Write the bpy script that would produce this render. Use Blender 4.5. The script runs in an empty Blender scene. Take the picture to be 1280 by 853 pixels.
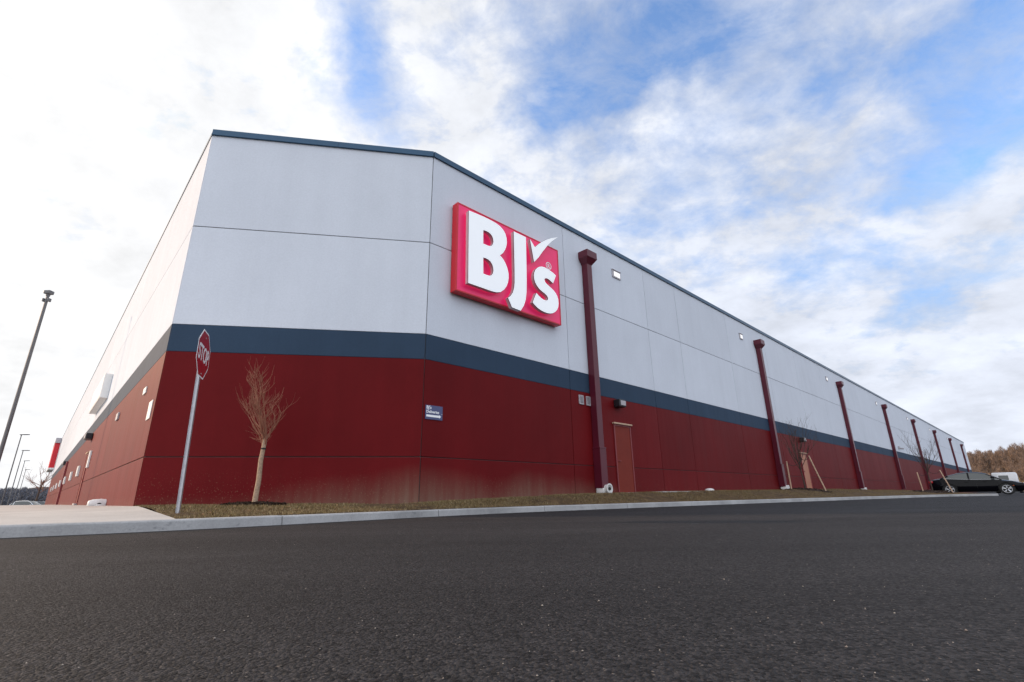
import bpy, bmesh, math, random
import numpy as np
from mathutils import Vector, Matrix
R = math.radians
random.seed(7); np.random.seed(7)
scn = bpy.context.scene
col = bpy.data.collections.new('place'); scn.collection.children.link(col)

# ------------------------------------------------------------------ materials
def newmat(name):
    m = bpy.data.materials.new(name); m.use_nodes = True
    nt = m.node_tree; b = nt.nodes['Principled BSDF']; return m, nt, b
def node(nt, t, **kw):
    n = nt.nodes.new(t)
    for k, v in kw.items():
        if k.startswith('i_'): n.inputs[k[2:].replace('_', ' ')].default_value = v
        else: setattr(n, k, v)
    return n
def math_(nt, op, a, b=None, clamp=False):
    n = nt.nodes.new('ShaderNodeMath'); n.operation = op; n.use_clamp = clamp
    for i, v in enumerate((a, b)):
        if v is None: continue
        if isinstance(v, (int, float)): n.inputs[i].default_value = v
        else: nt.links.new(v, n.inputs[i])
    return n.outputs[0]
def mixc(nt, f, a, b, mode='MIX'):
    n = nt.nodes.new('ShaderNodeMix'); n.data_type = 'RGBA'; n.blend_type = mode
    for sock, v in ((n.inputs[0], f), (n.inputs[6], a), (n.inputs[7], b)):
        if isinstance(v, (int, float)): sock.default_value = v
        elif isinstance(v, tuple): sock.default_value = (v[0], v[1], v[2], 1)
        else: nt.links.new(v, sock)
    return n.outputs[2]
def mapr(nt, v, a, b, c, d):
    n = nt.nodes.new('ShaderNodeMapRange'); nt.links.new(v, n.inputs[0])
    for i, q in enumerate((a, b, c, d)): n.inputs[i+1].default_value = q
    return n.outputs[0]
def coords(nt, scale=(1, 1, 1), rot=(0, 0, 0)):
    tc = nt.nodes.new('ShaderNodeTexCoord'); mp = nt.nodes.new('ShaderNodeMapping')
    mp.inputs['Scale'].default_value = scale; mp.inputs['Rotation'].default_value = rot
    nt.links.new(tc.outputs['Object'], mp.inputs[0]); return mp.outputs[0]
def noise(nt, vec, scale, detail=4, rough=.55, dist=0):
    n = nt.nodes.new('ShaderNodeTexNoise'); nt.links.new(vec, n.inputs['Vector'])
    n.inputs['Scale'].default_value = scale; n.inputs['Detail'].default_value = detail
    n.inputs['Roughness'].default_value = rough; n.inputs['Distortion'].default_value = dist
    return n.outputs['Fac']
def bump(nt, b, h, strength, dist):
    n = nt.nodes.new('ShaderNodeBump'); nt.links.new(h, n.inputs['Height'])
    n.inputs['Strength'].default_value = strength; n.inputs['Distance'].default_value = dist
    nt.links.new(n.outputs[0], b.inputs['Normal'])
def simple(name, c, rough=.5, metal=0, var=.12, scale=6, bmp=0, spec=None, coat=0):
    m, nt, b = newmat(name)
    v = noise(nt, coords(nt), scale, 5)
    f = mapr(nt, v, .3, .7, 1-var, 1+var)
    cc = nt.nodes.new('ShaderNodeVectorMath'); cc.operation = 'SCALE'; cc.inputs[0].default_value = c[:3]
    nt.links.new(f, cc.inputs['Scale']); nt.links.new(cc.outputs[0], b.inputs['Base Color'])
    b.inputs['Roughness'].default_value = rough; b.inputs['Metallic'].default_value = metal
    if spec is not None: b.inputs['Specular IOR Level'].default_value = spec
    if coat: b.inputs['Coat Weight'].default_value = coat; b.inputs['Coat Roughness'].default_value = .03
    if bmp: bump(nt, b, v, .5, bmp)
    return m

def wallmat(name, c, rough, var, stain=False, spec=.3):
    m, nt, b = newmat(name)
    co = coords(nt)
    n1 = noise(nt, co, .55, 5, .6)
    streak = noise(nt, coords(nt, (2.2, 2.2, .16)), 1.0, 5, .6)     # run-off streaks: long in z
    fine = noise(nt, co, 26, 3, .6)
    f = mapr(nt, n1, .3, .7, 1-var, 1+var)
    f2 = mapr(nt, streak, .3, .75, 1+var*.7, 1-var*.9)
    f3 = mapr(nt, fine, .3, .7, .965, 1.035)
    gi = nt.nodes.new('ShaderNodeNewGeometry'); pan = mapr(nt, gi.outputs['Random Per Island'], 0, 1, 1-var*.9, 1+var*.9)
    ff = math_(nt, 'MULTIPLY', math_(nt, 'MULTIPLY', math_(nt, 'MULTIPLY', f, f2), f3), pan)
    sc = nt.nodes.new('ShaderNodeVectorMath'); sc.operation = 'SCALE'; sc.inputs[0].default_value = c
    nt.links.new(ff, sc.inputs['Scale']); outc = sc.outputs[0]
    if stain:
        geo = nt.nodes.new('ShaderNodeNewGeometry'); sep = nt.nodes.new('ShaderNodeSeparateXYZ')
        nt.links.new(geo.outputs['Position'], sep.inputs[0])
        z = sep.outputs[2]; x = sep.outputs[0]
        # lime bloom rising from the soil; strongest near the right end of the chamfer and the first bay
        reach = mapr(nt, noise(nt, coords(nt, (1, 1, .01)), .35, 3, .5), .3, .7, .25, .75)
        hx = math_(nt, 'MULTIPLY', mapr(nt, x, -5.6, -2.6, .15, 1), mapr(nt, x, 1.2, 4.5, 1, .12))
        top = math_(nt, 'ADD', .22, math_(nt, 'MULTIPLY', reach, math_(nt, 'MULTIPLY', hx, 1.1)))
        m1 = math_(nt, 'DIVIDE', math_(nt, 'SUBTRACT', top, math_(nt, 'SUBTRACT', z, .18)), .85, True)
        st2 = mapr(nt, noise(nt, coords(nt, (9, 9, .5)), 1, 4, .6), .3, .7, .55, 1)
        mk = math_(nt, 'MULTIPLY', math_(nt, 'MULTIPLY', math_(nt, 'POWER', m1, 1.3), st2), .78)
        outc = mixc(nt, mk, outc, (.23, .165, .12))
        # splashed soil specks
        sp = noise(nt, co, 34, 2, .5)
        spm = math_(nt, 'MULTIPLY', mapr(nt, sp, .62, .7, 0, .45), mapr(nt, z, .3, 1.0, 1, 0))
        outc = mixc(nt, spm, outc, (.25, .17, .11))
    nt.links.new(outc, b.inputs['Base Color'])
    b.inputs['Roughness'].default_value = rough; b.inputs['Specular IOR Level'].default_value = spec
    hh = math_(nt, 'ADD', math_(nt, 'MULTIPLY', noise(nt, coords(nt, (1, 1, .25)), 3.0, 4, .6), .7),
               math_(nt, 'MULTIPLY', noise(nt, co, 60, 3, .6), .12))
    hh = math_(nt, 'ADD', hh, math_(nt, 'MULTIPLY', noise(nt, coords(nt, (1, 1, .04)), .9, 3, .5), 3.5))
    bump(nt, b, hh, .35, .03)
    return m

M = {}
M['light'] = wallmat('painted_concrete_light', (.66, .70, .765), .9, .03, spec=.02)
M['band'] = wallmat('painted_concrete_slate', (.034, .060, .10), .7, .07, spec=.12)
M['red'] = wallmat('painted_concrete_red', (.132, .006, .008), .55, .09, stain=True, spec=.09)
M['joint'] = simple('joint_sealant', (.10, .09, .09), .9)
M['coping'] = simple('navy_metal_coping', (.022, .07, .13), .35, .35, .05)
M['ds'] = simple('maroon_metal', (.10, .009, .022), .35, 0, .08, 2, spec=.4)
M['door'] = simple('door_paint_red', (.19, .028, .018), .6, 0, .06, 3, spec=.15)
M['door_tan'] = simple('door_primer_tan', (.40, .15, .08), .5, 0, .08, 3)
M['doorframe'] = simple('door_frame_paint', (.22, .03, .035), .5, 0, .05)
M['galv'] = simple('galvanised_steel', (.48, .48, .50), .45, .7, .12, 14)
M['white'] = simple('white_plastic', (.78, .78, .76), .45, 0, .05)
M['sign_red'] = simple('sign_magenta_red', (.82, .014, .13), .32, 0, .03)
b_l = M['sign_red'].node_tree.nodes['Principled BSDF']; b_l.inputs['Emission Color'].default_value = (.85, .015, .16, 1); b_l.inputs['Emission Strength'].default_value = .16  # slight emission added to brighten the red face
M['sign_side'] = simple('sign_return_red', (.62, .008, .02), .4, 0, .03)
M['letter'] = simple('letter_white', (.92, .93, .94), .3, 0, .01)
m_l = M['letter'].copy(); m_l.name = 'letter_white_boost'; b_l = m_l.node_tree.nodes['Principled BSDF']; b_l.inputs['Emission Color'].default_value = (.85, .93, 1, 1); b_l.inputs['Emission Strength'].default_value = .22; M['letter_boost'] = m_l  # copy of the letter white with emission added to brighten the letters
M['letter_side'] = simple('letter_return', (.62, .50, .52), .4, 0, .05)
M['black'] = simple('dark_bronze_metal', (.025, .025, .03), .4, .3, .1)
M['rubber'] = simple('rubber', (.02, .02, .02), .8)
M['grey'] = simple('grey_plastic', (.42, .40, .42), .5)
M['navy'] = simple('navy_sign_face', (.06, .07, .18), .35, 0, .04)
M['stopred'] = simple('stop_sign_red', (.36, .008, .02), .35, 0, .05)
M['bark'] = simple('pale_bark', (.36, .25, .17), .85, 0, .3, 30, .01)
M['twig'] = simple('reddish_twig', (.25, .10, .06), .8, 0, .2, 20)
M['darkbark'] = simple('dark_bark', (.07, .045, .035), .85, 0, .3, 20)
M['wood'] = simple('stake_timber', (.52, .36, .25), .8, 0, .15, 12)
M['polegrey'] = simple('lamp_post_grey', (.13, .13, .135), .55, .3, .08)
M['carpaint'] = simple('black_car_paint', (.003, .003, .005), .12, 0, .02, spec=.16)
M['carwhite'] = simple('white_car_paint', (.7, .71, .73), .25, 0, .02, coat=1)
M['carblue'] = simple('blue_car_paint', (.03, .05, .1), .25, 0, .02, coat=1)
M['glass'] = simple('dark_window_glass', (.02, .03, .032), .05, 0, .02, spec=.9)
M['chrome'] = simple('bright_trim', (.6, .6, .62), .2, 1, .03)
M['alloy'] = simple('alloy_wheel', (.62, .63, .66), .25, .9, .05)
M['amber'] = simple('amber_lens', (.5, .09, .02), .25, 0, .02)
M['redlens'] = simple('red_lens', (.4, .01, .01), .2, 0, .02)
M['clear'] = simple('headlight_lens', (.45, .48, .55), .1, 0, .02)
M['roofing'] = simple('roof_membrane', (.5, .5, .5), .8)
m, nt, b = newmat('lit_lens'); b.inputs['Base Color'].default_value = (.9, .9, .9, 1)
b.inputs['Emission Color'].default_value = (1, .97, .93, 1); b.inputs['Emission Strength'].default_value = .5; M['lens'] = m

# concrete
def concrete(name, c, dark=.75, stainamt=.5):
    m, nt, b = newmat(name); co = coords(nt)
    a = mapr(nt, noise(nt, co, .8, 6, .65), .3, .7, dark, 1.12)
    f = mapr(nt, noise(nt, co, 45, 3, .7), .3, .7, .88, 1.1)
    s = nt.nodes.new('ShaderNodeVectorMath'); s.operation = 'SCALE'; s.inputs[0].default_value = c
    nt.links.new(math_(nt, 'MULTIPLY', a, f), s.inputs['Scale'])
    pits = mapr(nt, noise(nt, coords(nt, (1, 1, 2)), 7, 6, .7), .6, .72, 0, stainamt)
    o = mixc(nt, pits, s.outputs[0], (c[0]*.35, c[1]*.36, c[2]*.38))
    nt.links.new(o, b.inputs['Base Color']); b.inputs['Roughness'].default_value = .85
    bump(nt, b, noise(nt, co, 60, 4, .7), .5, .006); return m
M['kerb'] = concrete('kerb_concrete', (.42, .42, .42), .62, .75)
M['pad'] = concrete('pad_concrete', (.44, .42, .40), .82, .2)

# asphalt
m, nt, b = newmat('asphalt'); co = coords(nt)
vor = nt.nodes.new('ShaderNodeTexVoronoi'); vor.inputs['Scale'].default_value = 115; nt.links.new(co, vor.inputs['Vector'])
vor2 = nt.nodes.new('ShaderNodeTexVoronoi'); vor2.inputs['Scale'].default_value = 230; nt.links.new(co, vor2.inputs['Vector'])
sepc = nt.nodes.new('ShaderNodeSeparateColor'); nt.links.new(vor.outputs['Color'], sepc.inputs[0])
sepc2 = nt.nodes.new('ShaderNodeSeparateColor'); nt.links.new(vor2.outputs['Color'], sepc2.inputs[0])
stone = math_(nt, 'MULTIPLY', mapr(nt, sepc.outputs[0], 0, 1, .2, 1.9), mapr(nt, sepc2.outputs[1], 0, 1, .75, 1.25))
bright = mapr(nt, sepc2.outputs[0], .985, .997, 0, .4)
large = mapr(nt, noise(nt, coords(nt, (.22, 1.3, 1), (0, 0, R(-40))), .8, 5, .6), .3, .7, .72, 1.28)
mid = mapr(nt, noise(nt, co, 6, 5, .65), .3, .7, .9, 1.1)
geo = nt.nodes.new('ShaderNodeNewGeometry'); sp = nt.nodes.new('ShaderNodeSeparateXYZ'); nt.links.new(geo.outputs['Position'], sp.inputs[0])
# seam between two paving passes, running a little outwards from the kerb
d1 = math_(nt, 'ADD', math_(nt, 'ADD', sp.outputs[1], math_(nt, 'MULTIPLY', sp.outputs[0], -.62)), math_(nt, 'MULTIPLY', noise(nt, co, 1.5, 3), .16))
lane = mapr(nt, d1, 4.30, 4.40, 1.0, 1.16)
seam = math_(nt, 'SUBTRACT', 1, math_(nt, 'MULTIPLY', math_(nt, 'SUBTRACT', 1, math_(nt, 'MULTIPLY', math_(nt, 'ABSOLUTE', math_(nt, 'SUBTRACT', d1, 4.34)), 14), True), .14))
val = math_(nt, 'MULTIPLY', math_(nt, 'MULTIPLY', math_(nt, 'MULTIPLY', stone, large), mid), math_(nt, 'MULTIPLY', lane, seam))
s = nt.nodes.new('ShaderNodeVectorMath'); s.operation = 'SCALE'; s.inputs[0].default_value = (.0215, .0205, .0215)
nt.links.new(val, s.inputs['Scale'])
o = mixc(nt, bright, s.outputs[0], (.30, .26, .23))
nt.links.new(o, b.inputs['Base Color']); b.inputs['Roughness'].default_value = .8; b.inputs['Specular IOR Level'].default_value = .2
h1 = math_(nt, 'SUBTRACT', 1, math_(nt, 'MULTIPLY', vor.outputs['Distance'], 1.0))
h2 = math_(nt, 'MULTIPLY', math_(nt, 'SUBTRACT', 1, vor2.outputs['Distance']), .5)
hh = math_(nt, 'ADD', math_(nt, 'ADD', h1, h2), math_(nt, 'ADD', math_(nt, 'MULTIPLY', sepc.outputs[1], .9), math_(nt, 'MULTIPLY', noise(nt, co, 30, 4), .8)))
bump(nt, b, hh, 1.0, .0052)
M['asphalt'] = m

def two(name, c1, c2, scale, rough=.9, bmp=.02, scale2=None):
    m, nt, b = newmat(name); co = coords(nt)
    f = mapr(nt, noise(nt, co, scale, 6, .65), .35, .65, 0, 1)
    f2 = mapr(nt, noise(nt, co, scale2 or scale*9, 4, .7), .3, .7, .6, 1.4)
    s = nt.nodes.new('ShaderNodeVectorMath'); s.operation = 'SCALE'
    nt.links.new(mixc(nt, f, c1, c2), s.inputs[0]); nt.links.new(f2, s.inputs['Scale'])
    nt.links.new(s.outputs[0], b.inputs['Base Color']); b.inputs['Roughness'].default_value = rough
    b.inputs['Specular IOR Level'].default_value = .15
    bump(nt, b, noise(nt, co, scale*12, 4), .8, bmp); return m
M['turf'] = two('thin_turf_soil', (.055, .036, .022), (.135, .088, .045), 3.2)
M['soil'] = two('far_ground', (.10, .085, .05), (.13, .12, .07), .05, .95, .2)
M['mulch'] = two('dark_mulch', (.018, .013, .010), (.035, .024, .018), 9, .95, .02)
M['hillsoil'] = two('hillside_earth', (.13, .085, .055), (.17, .12, .075), .06, .95, .5)
M['lot'] = two('old_lot_asphalt', (.09, .09, .09), (.12, .12, .12), .5, .8, .01)
def blademat(name, cols):
    m, nt, b = newmat(name)
    n = nt.nodes.new('ShaderNodeObjectInfo'); g = nt.nodes.new('ShaderNodeNewGeometry')
    r = nt.nodes.new('ShaderNodeValToRGB'); nt.links.new(g.outputs['Random Per Island'], r.inputs[0])
    r.color_ramp.elements[0].color = (*cols[0], 1); r.color_ramp.elements[1].color = (*cols[-1], 1)
    for i, c in enumerate(cols[1:-1]):
        e = r.color_ramp.elements.new((i+1)/(len(cols)-1)); e.color = (*c, 1)
    nt.links.new(r.outputs[0], b.inputs['Base Color']); b.inputs['Roughness'].default_value = .8
    b.inputs['Specular IOR Level'].default_value = .2; return m
M['blade'] = blademat('winter_grass_blades', [(.15, .09, .045), (.27, .19, .09), (.11, .085, .03), (.20, .145, .06), (.34, .27, .16), (.09, .055, .03)])
M['bark_chip'] = blademat('mulch_chips', [(.02, .014, .01), (.05, .03, .02), (.03, .02, .016)])
M['woods'] = blademat('bare_woods', [(.18, .125, .10), (.23, .17, .13), (.12, .09, .085), (.30, .20, .13), (.10, .085, .09)])
M['woods_far'] = blademat('hazy_far_woods', [(.12, .135, .17), (.16, .17, .20), (.10, .105, .13), (.14, .125, .12)])  # blue grey of distance haze put into the twig colours
M['brush'] = blademat('tawny_brush', [(.26, .19, .10), (.22, .17, .09), (.17, .14, .07), (.30, .21, .12)])
M['leaf'] = blademat('dead_leaves', [(.20, .11, .05), (.30, .19, .10), (.11, .06, .03)])
M['gravelbit'] = blademat('loose_stones', [(.20, .17, .15), (.10, .09, .09), (.38, .35, .31), (.16, .13, .11)])

# ------------------------------------------------------------------ mesh helpers
def tag(o, label=None, cat=None, group=None, kind=None):
    if label: o['label'] = label
    if cat: o['category'] = cat
    if group: o['group'] = group
    if kind: o['kind'] = kind
    return o
def empty(name, loc=(0, 0, 0), rz=0):
    o = bpy.data.objects.new(name, None); col.objects.link(o); o.location = loc; o.rotation_euler = (0, 0, rz)
    o.empty_display_size = .2; return o
class Frame:
    def __init__(s, o, ex, ey, ez=(0, 0, 1)):
        s.o = Vector(o); s.ex = Vector(ex); s.ey = Vector(ey); s.ez = Vector(ez)
    def p(s, a, b, c): return s.o + s.ex*a + s.ey*b + s.ez*c
W0 = Frame((0, 0, 0), (1, 0, 0), (0, 1, 0))
class MB:
    def __init__(s): s.v = []; s.f = []; s.mi = []; s.cur = 0
    def add(s, vs, fs):
        k = len(s.v); s.v += [tuple(v) for v in vs]; s.f += [tuple(i+k for i in f) for f in fs]; s.mi += [s.cur]*len(fs)
    def box(s, F, a0, a1, b0, b1, c0, c1, bev=0):
        if bev <= 0:
            vs = [F.p(a, b, c) for c in (c0, c1) for (a, b) in ((a0, b0), (a1, b0), (a1, b1), (a0, b1))]
            s.add(vs, [(3, 2, 1, 0), (4, 5, 6, 7), (0, 1, 5, 4), (1, 2, 6, 5), (2, 3, 7, 6), (3, 0, 4, 7)]); return
        bm = bmesh.new(); bmesh.ops.create_cube(bm, size=1)
        for v in bm.verts:
            v.co = Vector((a0+(v.co.x+.5)*(a1-a0), b0+(v.co.y+.5)*(b1-b0), c0+(v.co.z+.5)*(c1-c0)))
        bmesh.ops.bevel(bm, geom=list(bm.edges), offset=bev, segments=2, affect='EDGES', profile=.5)
        bm.verts.index_update()
        s.add([F.p(*v.co) for v in bm.verts], [tuple(v.index for v in f.verts) for f in bm.faces]); bm.free()
    def prism(s, F, poly, b0, b1, holes=()):
        """poly in (a,c) plane extruded along b (ey); n-gon caps with optional holes by triangulation"""
        from mathutils.geometry import tessellate_polygon
        loops = [list(poly)] + [list(h) for h in holes]
        flat = [q for L in loops for q in L]
        tris = tessellate_polygon([[Vector((q[0], q[1], 0)) for q in L] for L in loops])
        n = len(flat); vs = [F.p(q[0], b0, q[1]) for q in flat]+[F.p(q[0], b1, q[1]) for q in flat]
        fs = [tuple(t) for t in tris]+[tuple(i+n for i in reversed(t)) for t in tris]
        k = 0; sides = []
        for L in loops:
            m_ = len(L)
            for i in range(m_): sides.append((k+i, k+(i+1) % m_, k+(i+1) % m_+n, k+i+n))
            k += m_
        s.add(vs, fs); c = s.cur; s.cur = getattr(s, 'side', c); s.add(vs, sides); s.cur = c
    def tube(s, pts, rad, n=8, cap=True):
        pts = [Vector(p) for p in pts]
        if isinstance(rad, (int, float)): rad = [rad]*len(pts)
        vs = []; fs = []; prev = None
        for i, p in enumerate(pts):
            d = (pts[min(i+1, len(pts)-1)]-pts[max(i-1, 0)]).normalized()
            if prev is None:
                a = Vector((0, 0, 1)) if abs(d.z) < .9 else Vector((1, 0, 0)); x = d.cross(a).normalized()
            else: x = (prev-d*prev.dot(d)).normalized()
            prev = x; y = d.cross(x)
            for j in range(n):
                t = 2*math.pi*j/n; vs.append(p+(x*math.cos(t)+y*math.sin(t))*rad[i])
        for i in range(len(pts)-1):
            for j in range(n): fs.append((i*n+j, i*n+(j+1) % n, (i+1)*n+(j+1) % n, (i+1)*n+j))
        if cap: fs += [tuple(reversed(range(n))), tuple(range((len(pts)-1)*n, len(pts)*n))]
        s.add(vs, fs)
    def lathe(s, c, axis, prof, n=20):
        c = Vector(c); d = Vector(axis).normalized(); a = Vector((0, 0, 1)) if abs(d.z) < .9 else Vector((1, 0, 0))
        x = d.cross(a).normalized(); y = d.cross(x); vs = []; fs = []
        for (t, r) in prof:
            for j in range(n):
                q = 2*math.pi*j/n; vs.append(c+d*t+(x*math.cos(q)+y*math.sin(q))*r)
        for i in range(len(prof)-1):
            for j in range(n): fs.append((i*n+j, i*n+(j+1) % n, (i+1)*n+(j+1) % n, (i+1)*n+j))
        fs += [tuple(reversed(range(n))), tuple(range((len(prof)-1)*n, len(prof)*n))]
        s.add(vs, fs)
    def build(s, name, mats, parent=None, smooth=False, world=True, recalc=True):
        me = bpy.data.meshes.new(name); me.from_pydata(s.v, [], s.f)
        if not isinstance(mats, (list, tuple)): mats = [mats]
        for m_ in mats: me.materials.append(m_)
        if len(mats) > 1: me.polygons.foreach_set('material_index', s.mi)
        if recalc and len(s.f) < 40000:
            bm = bmesh.new(); bm.from_mesh(me); bmesh.ops.remove_doubles(bm, verts=bm.verts, dist=1e-5)
            bmesh.ops.recalc_face_normals(bm, faces=bm.faces); bm.to_mesh(me); bm.free()
        if smooth:
            me.polygons.foreach_set('use_smooth', [True]*len(me.polygons))
            try: me.set_sharp_from_angle(angle=R(35))
            except Exception: pass
        me.update()
        o = bpy.data.objects.new(name, me); col.objects.link(o)
        if parent is not None:
            o.parent = parent
            if world:
                mw = Matrix.LocRotScale(parent.location, parent.rotation_euler, None)
                if parent.parent is not None: mw = parent.matrix_parent_inverse and mw
                o.matrix_parent_inverse = WM(parent).inverted()
        return o
def WM(o):
    m_ = Matrix.LocRotScale(o.location, o.rotation_euler, None)
    if o.parent is None: return m_
    return WM(o.parent) @ o.matrix_parent_inverse @ m_
def struct(o): o['kind'] = 'structure'; return o

# ------------------------------------------------------------------ site layout (metres, camera over the origin)
A = Vector((-7.508, 10.056)); B = Vector((-2.056, 11.005))
u = Vector((.72452, .68925)); n = Vector((.68925, -.72452)); l = Vector((-.68925, .72452)); nl = Vector((-.72452, -.68925))
c = (B-A).normalized(); nc = Vector((c.y, -c.x)); LC = (B-A).length
v3 = lambda p, z=0: Vector((p.x, p.y, z))
FF = Frame(v3(B), v3(u), v3(n)); FC = Frame(v3(A), v3(c), v3(nc)); FL = Frame(v3(A), v3(l), v3(nl))
ZT, ZC, Z3, ZBT, ZBB, ZJ = 9.307, 9.165, 6.536, 4.076, 3.448, 1.202
SR, SL = 123.36, 81.8

# ================================================================== THE BUILDING
bld = empty('warehouse_building', v3((A+B)/2))
tag(bld, 'long windowless warehouse store with white, slate and red painted concrete walls', 'warehouse')
g = .009     # half joint
DEEP = .022
def wallset(F, s_list, s1, corner0=0, corner1=0):
    js = [s_list[0]+corner0]+[q for q in s_list[1:-1]]+[s1-corner1]
    rows = {'lower_wall': [(-.35, ZJ), (ZJ, ZBB)], 'wall_band': [(ZBB, ZBT)], 'upper_wall': [(ZBT, Z3), (Z3, ZC)]}
    mt = {'lower_wall': 'red', 'wall_band': 'band', 'upper_wall': 'light'}
    for nm, rr in rows.items():
        m_ = MB()
        for i in range(len(js)-1):
            a0 = js[i]+(g if i else 0); a1 = js[i+1]-(g if i < len(js)-2 else 0)
            for (z0, z1) in rr:
                zz0 = z0+(g if z0 in (ZJ, Z3) else (.003 if z0 > 0 else 0)); zz1 = z1-(g if z1 in (ZJ, Z3) else .003)
                m_.box(F, a0, a1, -DEEP, 0, zz0, zz1, .006)
        m_.build(nm, M[mt[nm]], bld)
facade_j = [0, 5.28, 10.25, 12.77, 17.87, 22.9, 27.95]+[33.0+5.05*i for i in range(18)]
facade_j = [q for q in facade_j if q < SR-2]+[SR]
left_j = [0, 8.96, 18.4, 28.0, 37.7, 47.2, 56.7, 66.2, SL]
wallset(FF, facade_j, SR, .012, 0)
wallset(FC, [0, LC], LC, .012, .012)
wallset(FL, left_j, SL, .012, 0)
# structural shell behind the panels (shows in the joints), flat roof
m_ = MB()
E_ = v3(B)+v3(u)*SR; D_ = v3(A)+v3(l)*SL
ins = .022
def off(p, q): return p
shell = [v3(A)-v3(nc)*ins*1.0-v3(nl)*ins*.5, v3(B)-v3(nc)*ins*.5-v3(n)*ins*.9, E_-v3(n)*ins, E_+v3(l)*SL-v3(n)*ins, D_-v3(nl)*ins]
vs = [Vector((p.x, p.y, -.35)) for p in shell]+[Vector((p.x, p.y, ZC-.002)) for p in shell]
k = len(shell)
m_.add(vs, [(i, (i+1) % k, (i+1) % k+k, i+k) for i in range(k)]); m_.build('wall_core', M['joint'], bld)
m_ = MB(); m_.add([Vector((p.x, p.y, 8.6)) for p in shell], [tuple(range(k))]); m_.build('roof', M['roofing'], bld)
# end cladding strip of the long wall
m_ = MB(); FE = Frame(E_, v3(l), v3(u)); m_.box(FE, 0, SL, 0, .02, -.3, ZC-.003); m_.build('end_wall', M['light'], bld)
# coping
m_ = MB()
def coping(m_, P, Q, nrm, e0=0, e1=0, oo=0):
    d = (Q-P).normalized(); F = Frame(v3(P), v3(d), v3(nrm)); Ln = (Q-P).length
    x = e0
    seg = 3.05
    while x < Ln+e1-.01:
        y = min(x+seg, Ln+e1)
        m_.box(F, x+.002, y-.002, -.30, .035+oo, ZC+.012, ZT, .004)
        m_.box(F, x+.002, y-.002, .0, .05+oo, ZC-.03, ZC+.014, .003)
        x = y
coping(m_, B, B+u*SR, n, .0, .03); m_.build('coping', M['coping'], bld)
m_ = MB(); coping(m_, A, B, nc, .0, .0); m_.build('coping', M['coping'], bld)
m_ = MB(); coping(m_, A, A+l*SL, nl, .0, .0, -.03); m_.build('coping', M['coping'], bld)

# downspouts: leader head, pipe, thicker boot near the ground, pale outlet
ds_s = [6.22, 21.45, 37.2, 52.5, 67.7, 83.8, 99.9, 115.6]
def gz(s):   # finished ground at the foot of the long wall
    pts = [(0, .22), (5.3, .38), (7.4, .385), (10, .42), (16, .48), (30, .50), (36, .42), (130, .30)]
    for (a, za), (b_, zb) in zip(pts, pts[1:]):
        if s <= b_: return za+(zb-za)*max(0, (s-a))/(b_-a)
    return .3
for i, s in enumerate(ds_s):
    z0 = gz(s)+.16
    p = MB(); p.box(FF, s, s+.26, .012, .25, 1.72, 8.0, .008)
    d = p.build('downspout', M['ds'], bld)
    q = MB(); 
    # flared leader head
    a0, a1, e1 = s-.15, s+.40, .40
    q.box(FF, a0, a1, .004, e1, 8.16, 8.42, .006)
    top = [FF.p(a0+.01, .006, 8.16), FF.p(a1-.01, .006, 8.16), FF.p(a1-.01, e1-.01, 8.16), FF.p(a0+.01, e1-.01, 8.16)]
    bot = [FF.p(s, .006, 7.96), FF.p(s+.26, .006, 7.96), FF.p(s+.26, .252, 7.96), FF.p(s, .252, 7.96)]
    q.add(bot+top, [(0, 1, 5, 4), (1, 2, 6, 5), (2, 3, 7, 6), (3, 0, 4, 7), (3, 2, 1, 0), (4, 5, 6, 7)])
    q.build('leader_head', M['ds'], d)
    q = MB(); q.box(FF, s-.025, s+.285, .006, .285, z0, 1.72, .01); q.box(FF, s-.035, s+.295, .002, .295, 1.70, 1.745, .006)
    q.build('boot', M['ds'], d)
    if i in (0, 1, 2):
        q = MB()
        if i == 0:
            q.lathe(FF.p(s+.15, .17, z0-.02), v3(n), [(-.02, .11), (.10, .115), (.20, .13), (.235, .15), (.25, .15), (.252, .12), (.16, .10)], 18)
            q.box(FF, s-.01, s+.20, .03, .30, z0-.19, z0-.0, .02)
        else:
            q.lathe(FF.p(s+.15, .17, z0-.05), v3(n), [(-.02, .10), (.12, .11), (.22, .12), (.225, .09), (.16, .08)], 14)
            q.box(FF, s-.04, s+.34, .06, .36, z0-.2, z0-.02, .02)
        q.build('drain_outlet', M['white'], d, True)
        if i == 0:
            q = MB(); q.lathe(FF.p(s+.15, .17, z0-.02), v3(n), [(.225, .05), (.262, .045), (.262, .01)], 12)
            q.build('outlet_cap', M['rubber'], d)

# high wall lights near each downspout
for i, s in enumerate([8.05, 19.42, 34.5, 50.0, 65.2, 80.9, 98.3]):
    w = .52 if i == 0 else .38; zb = 8.12
    f = MB(); f.box(FF, s, s+w, .0, .035, zb, zb+.30, .006); f.box(FF, s-.02, s+w+.02, .0, .055, zb+.30, zb+.325, .004); lt = f.build('wall_light', M['grey'], bld)
    q = MB(); q.box(FF, s+.09, s+w-.05, .036, .05, zb+.05, zb+.245, .004); q.build('lens', M['lens'], lt)

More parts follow.
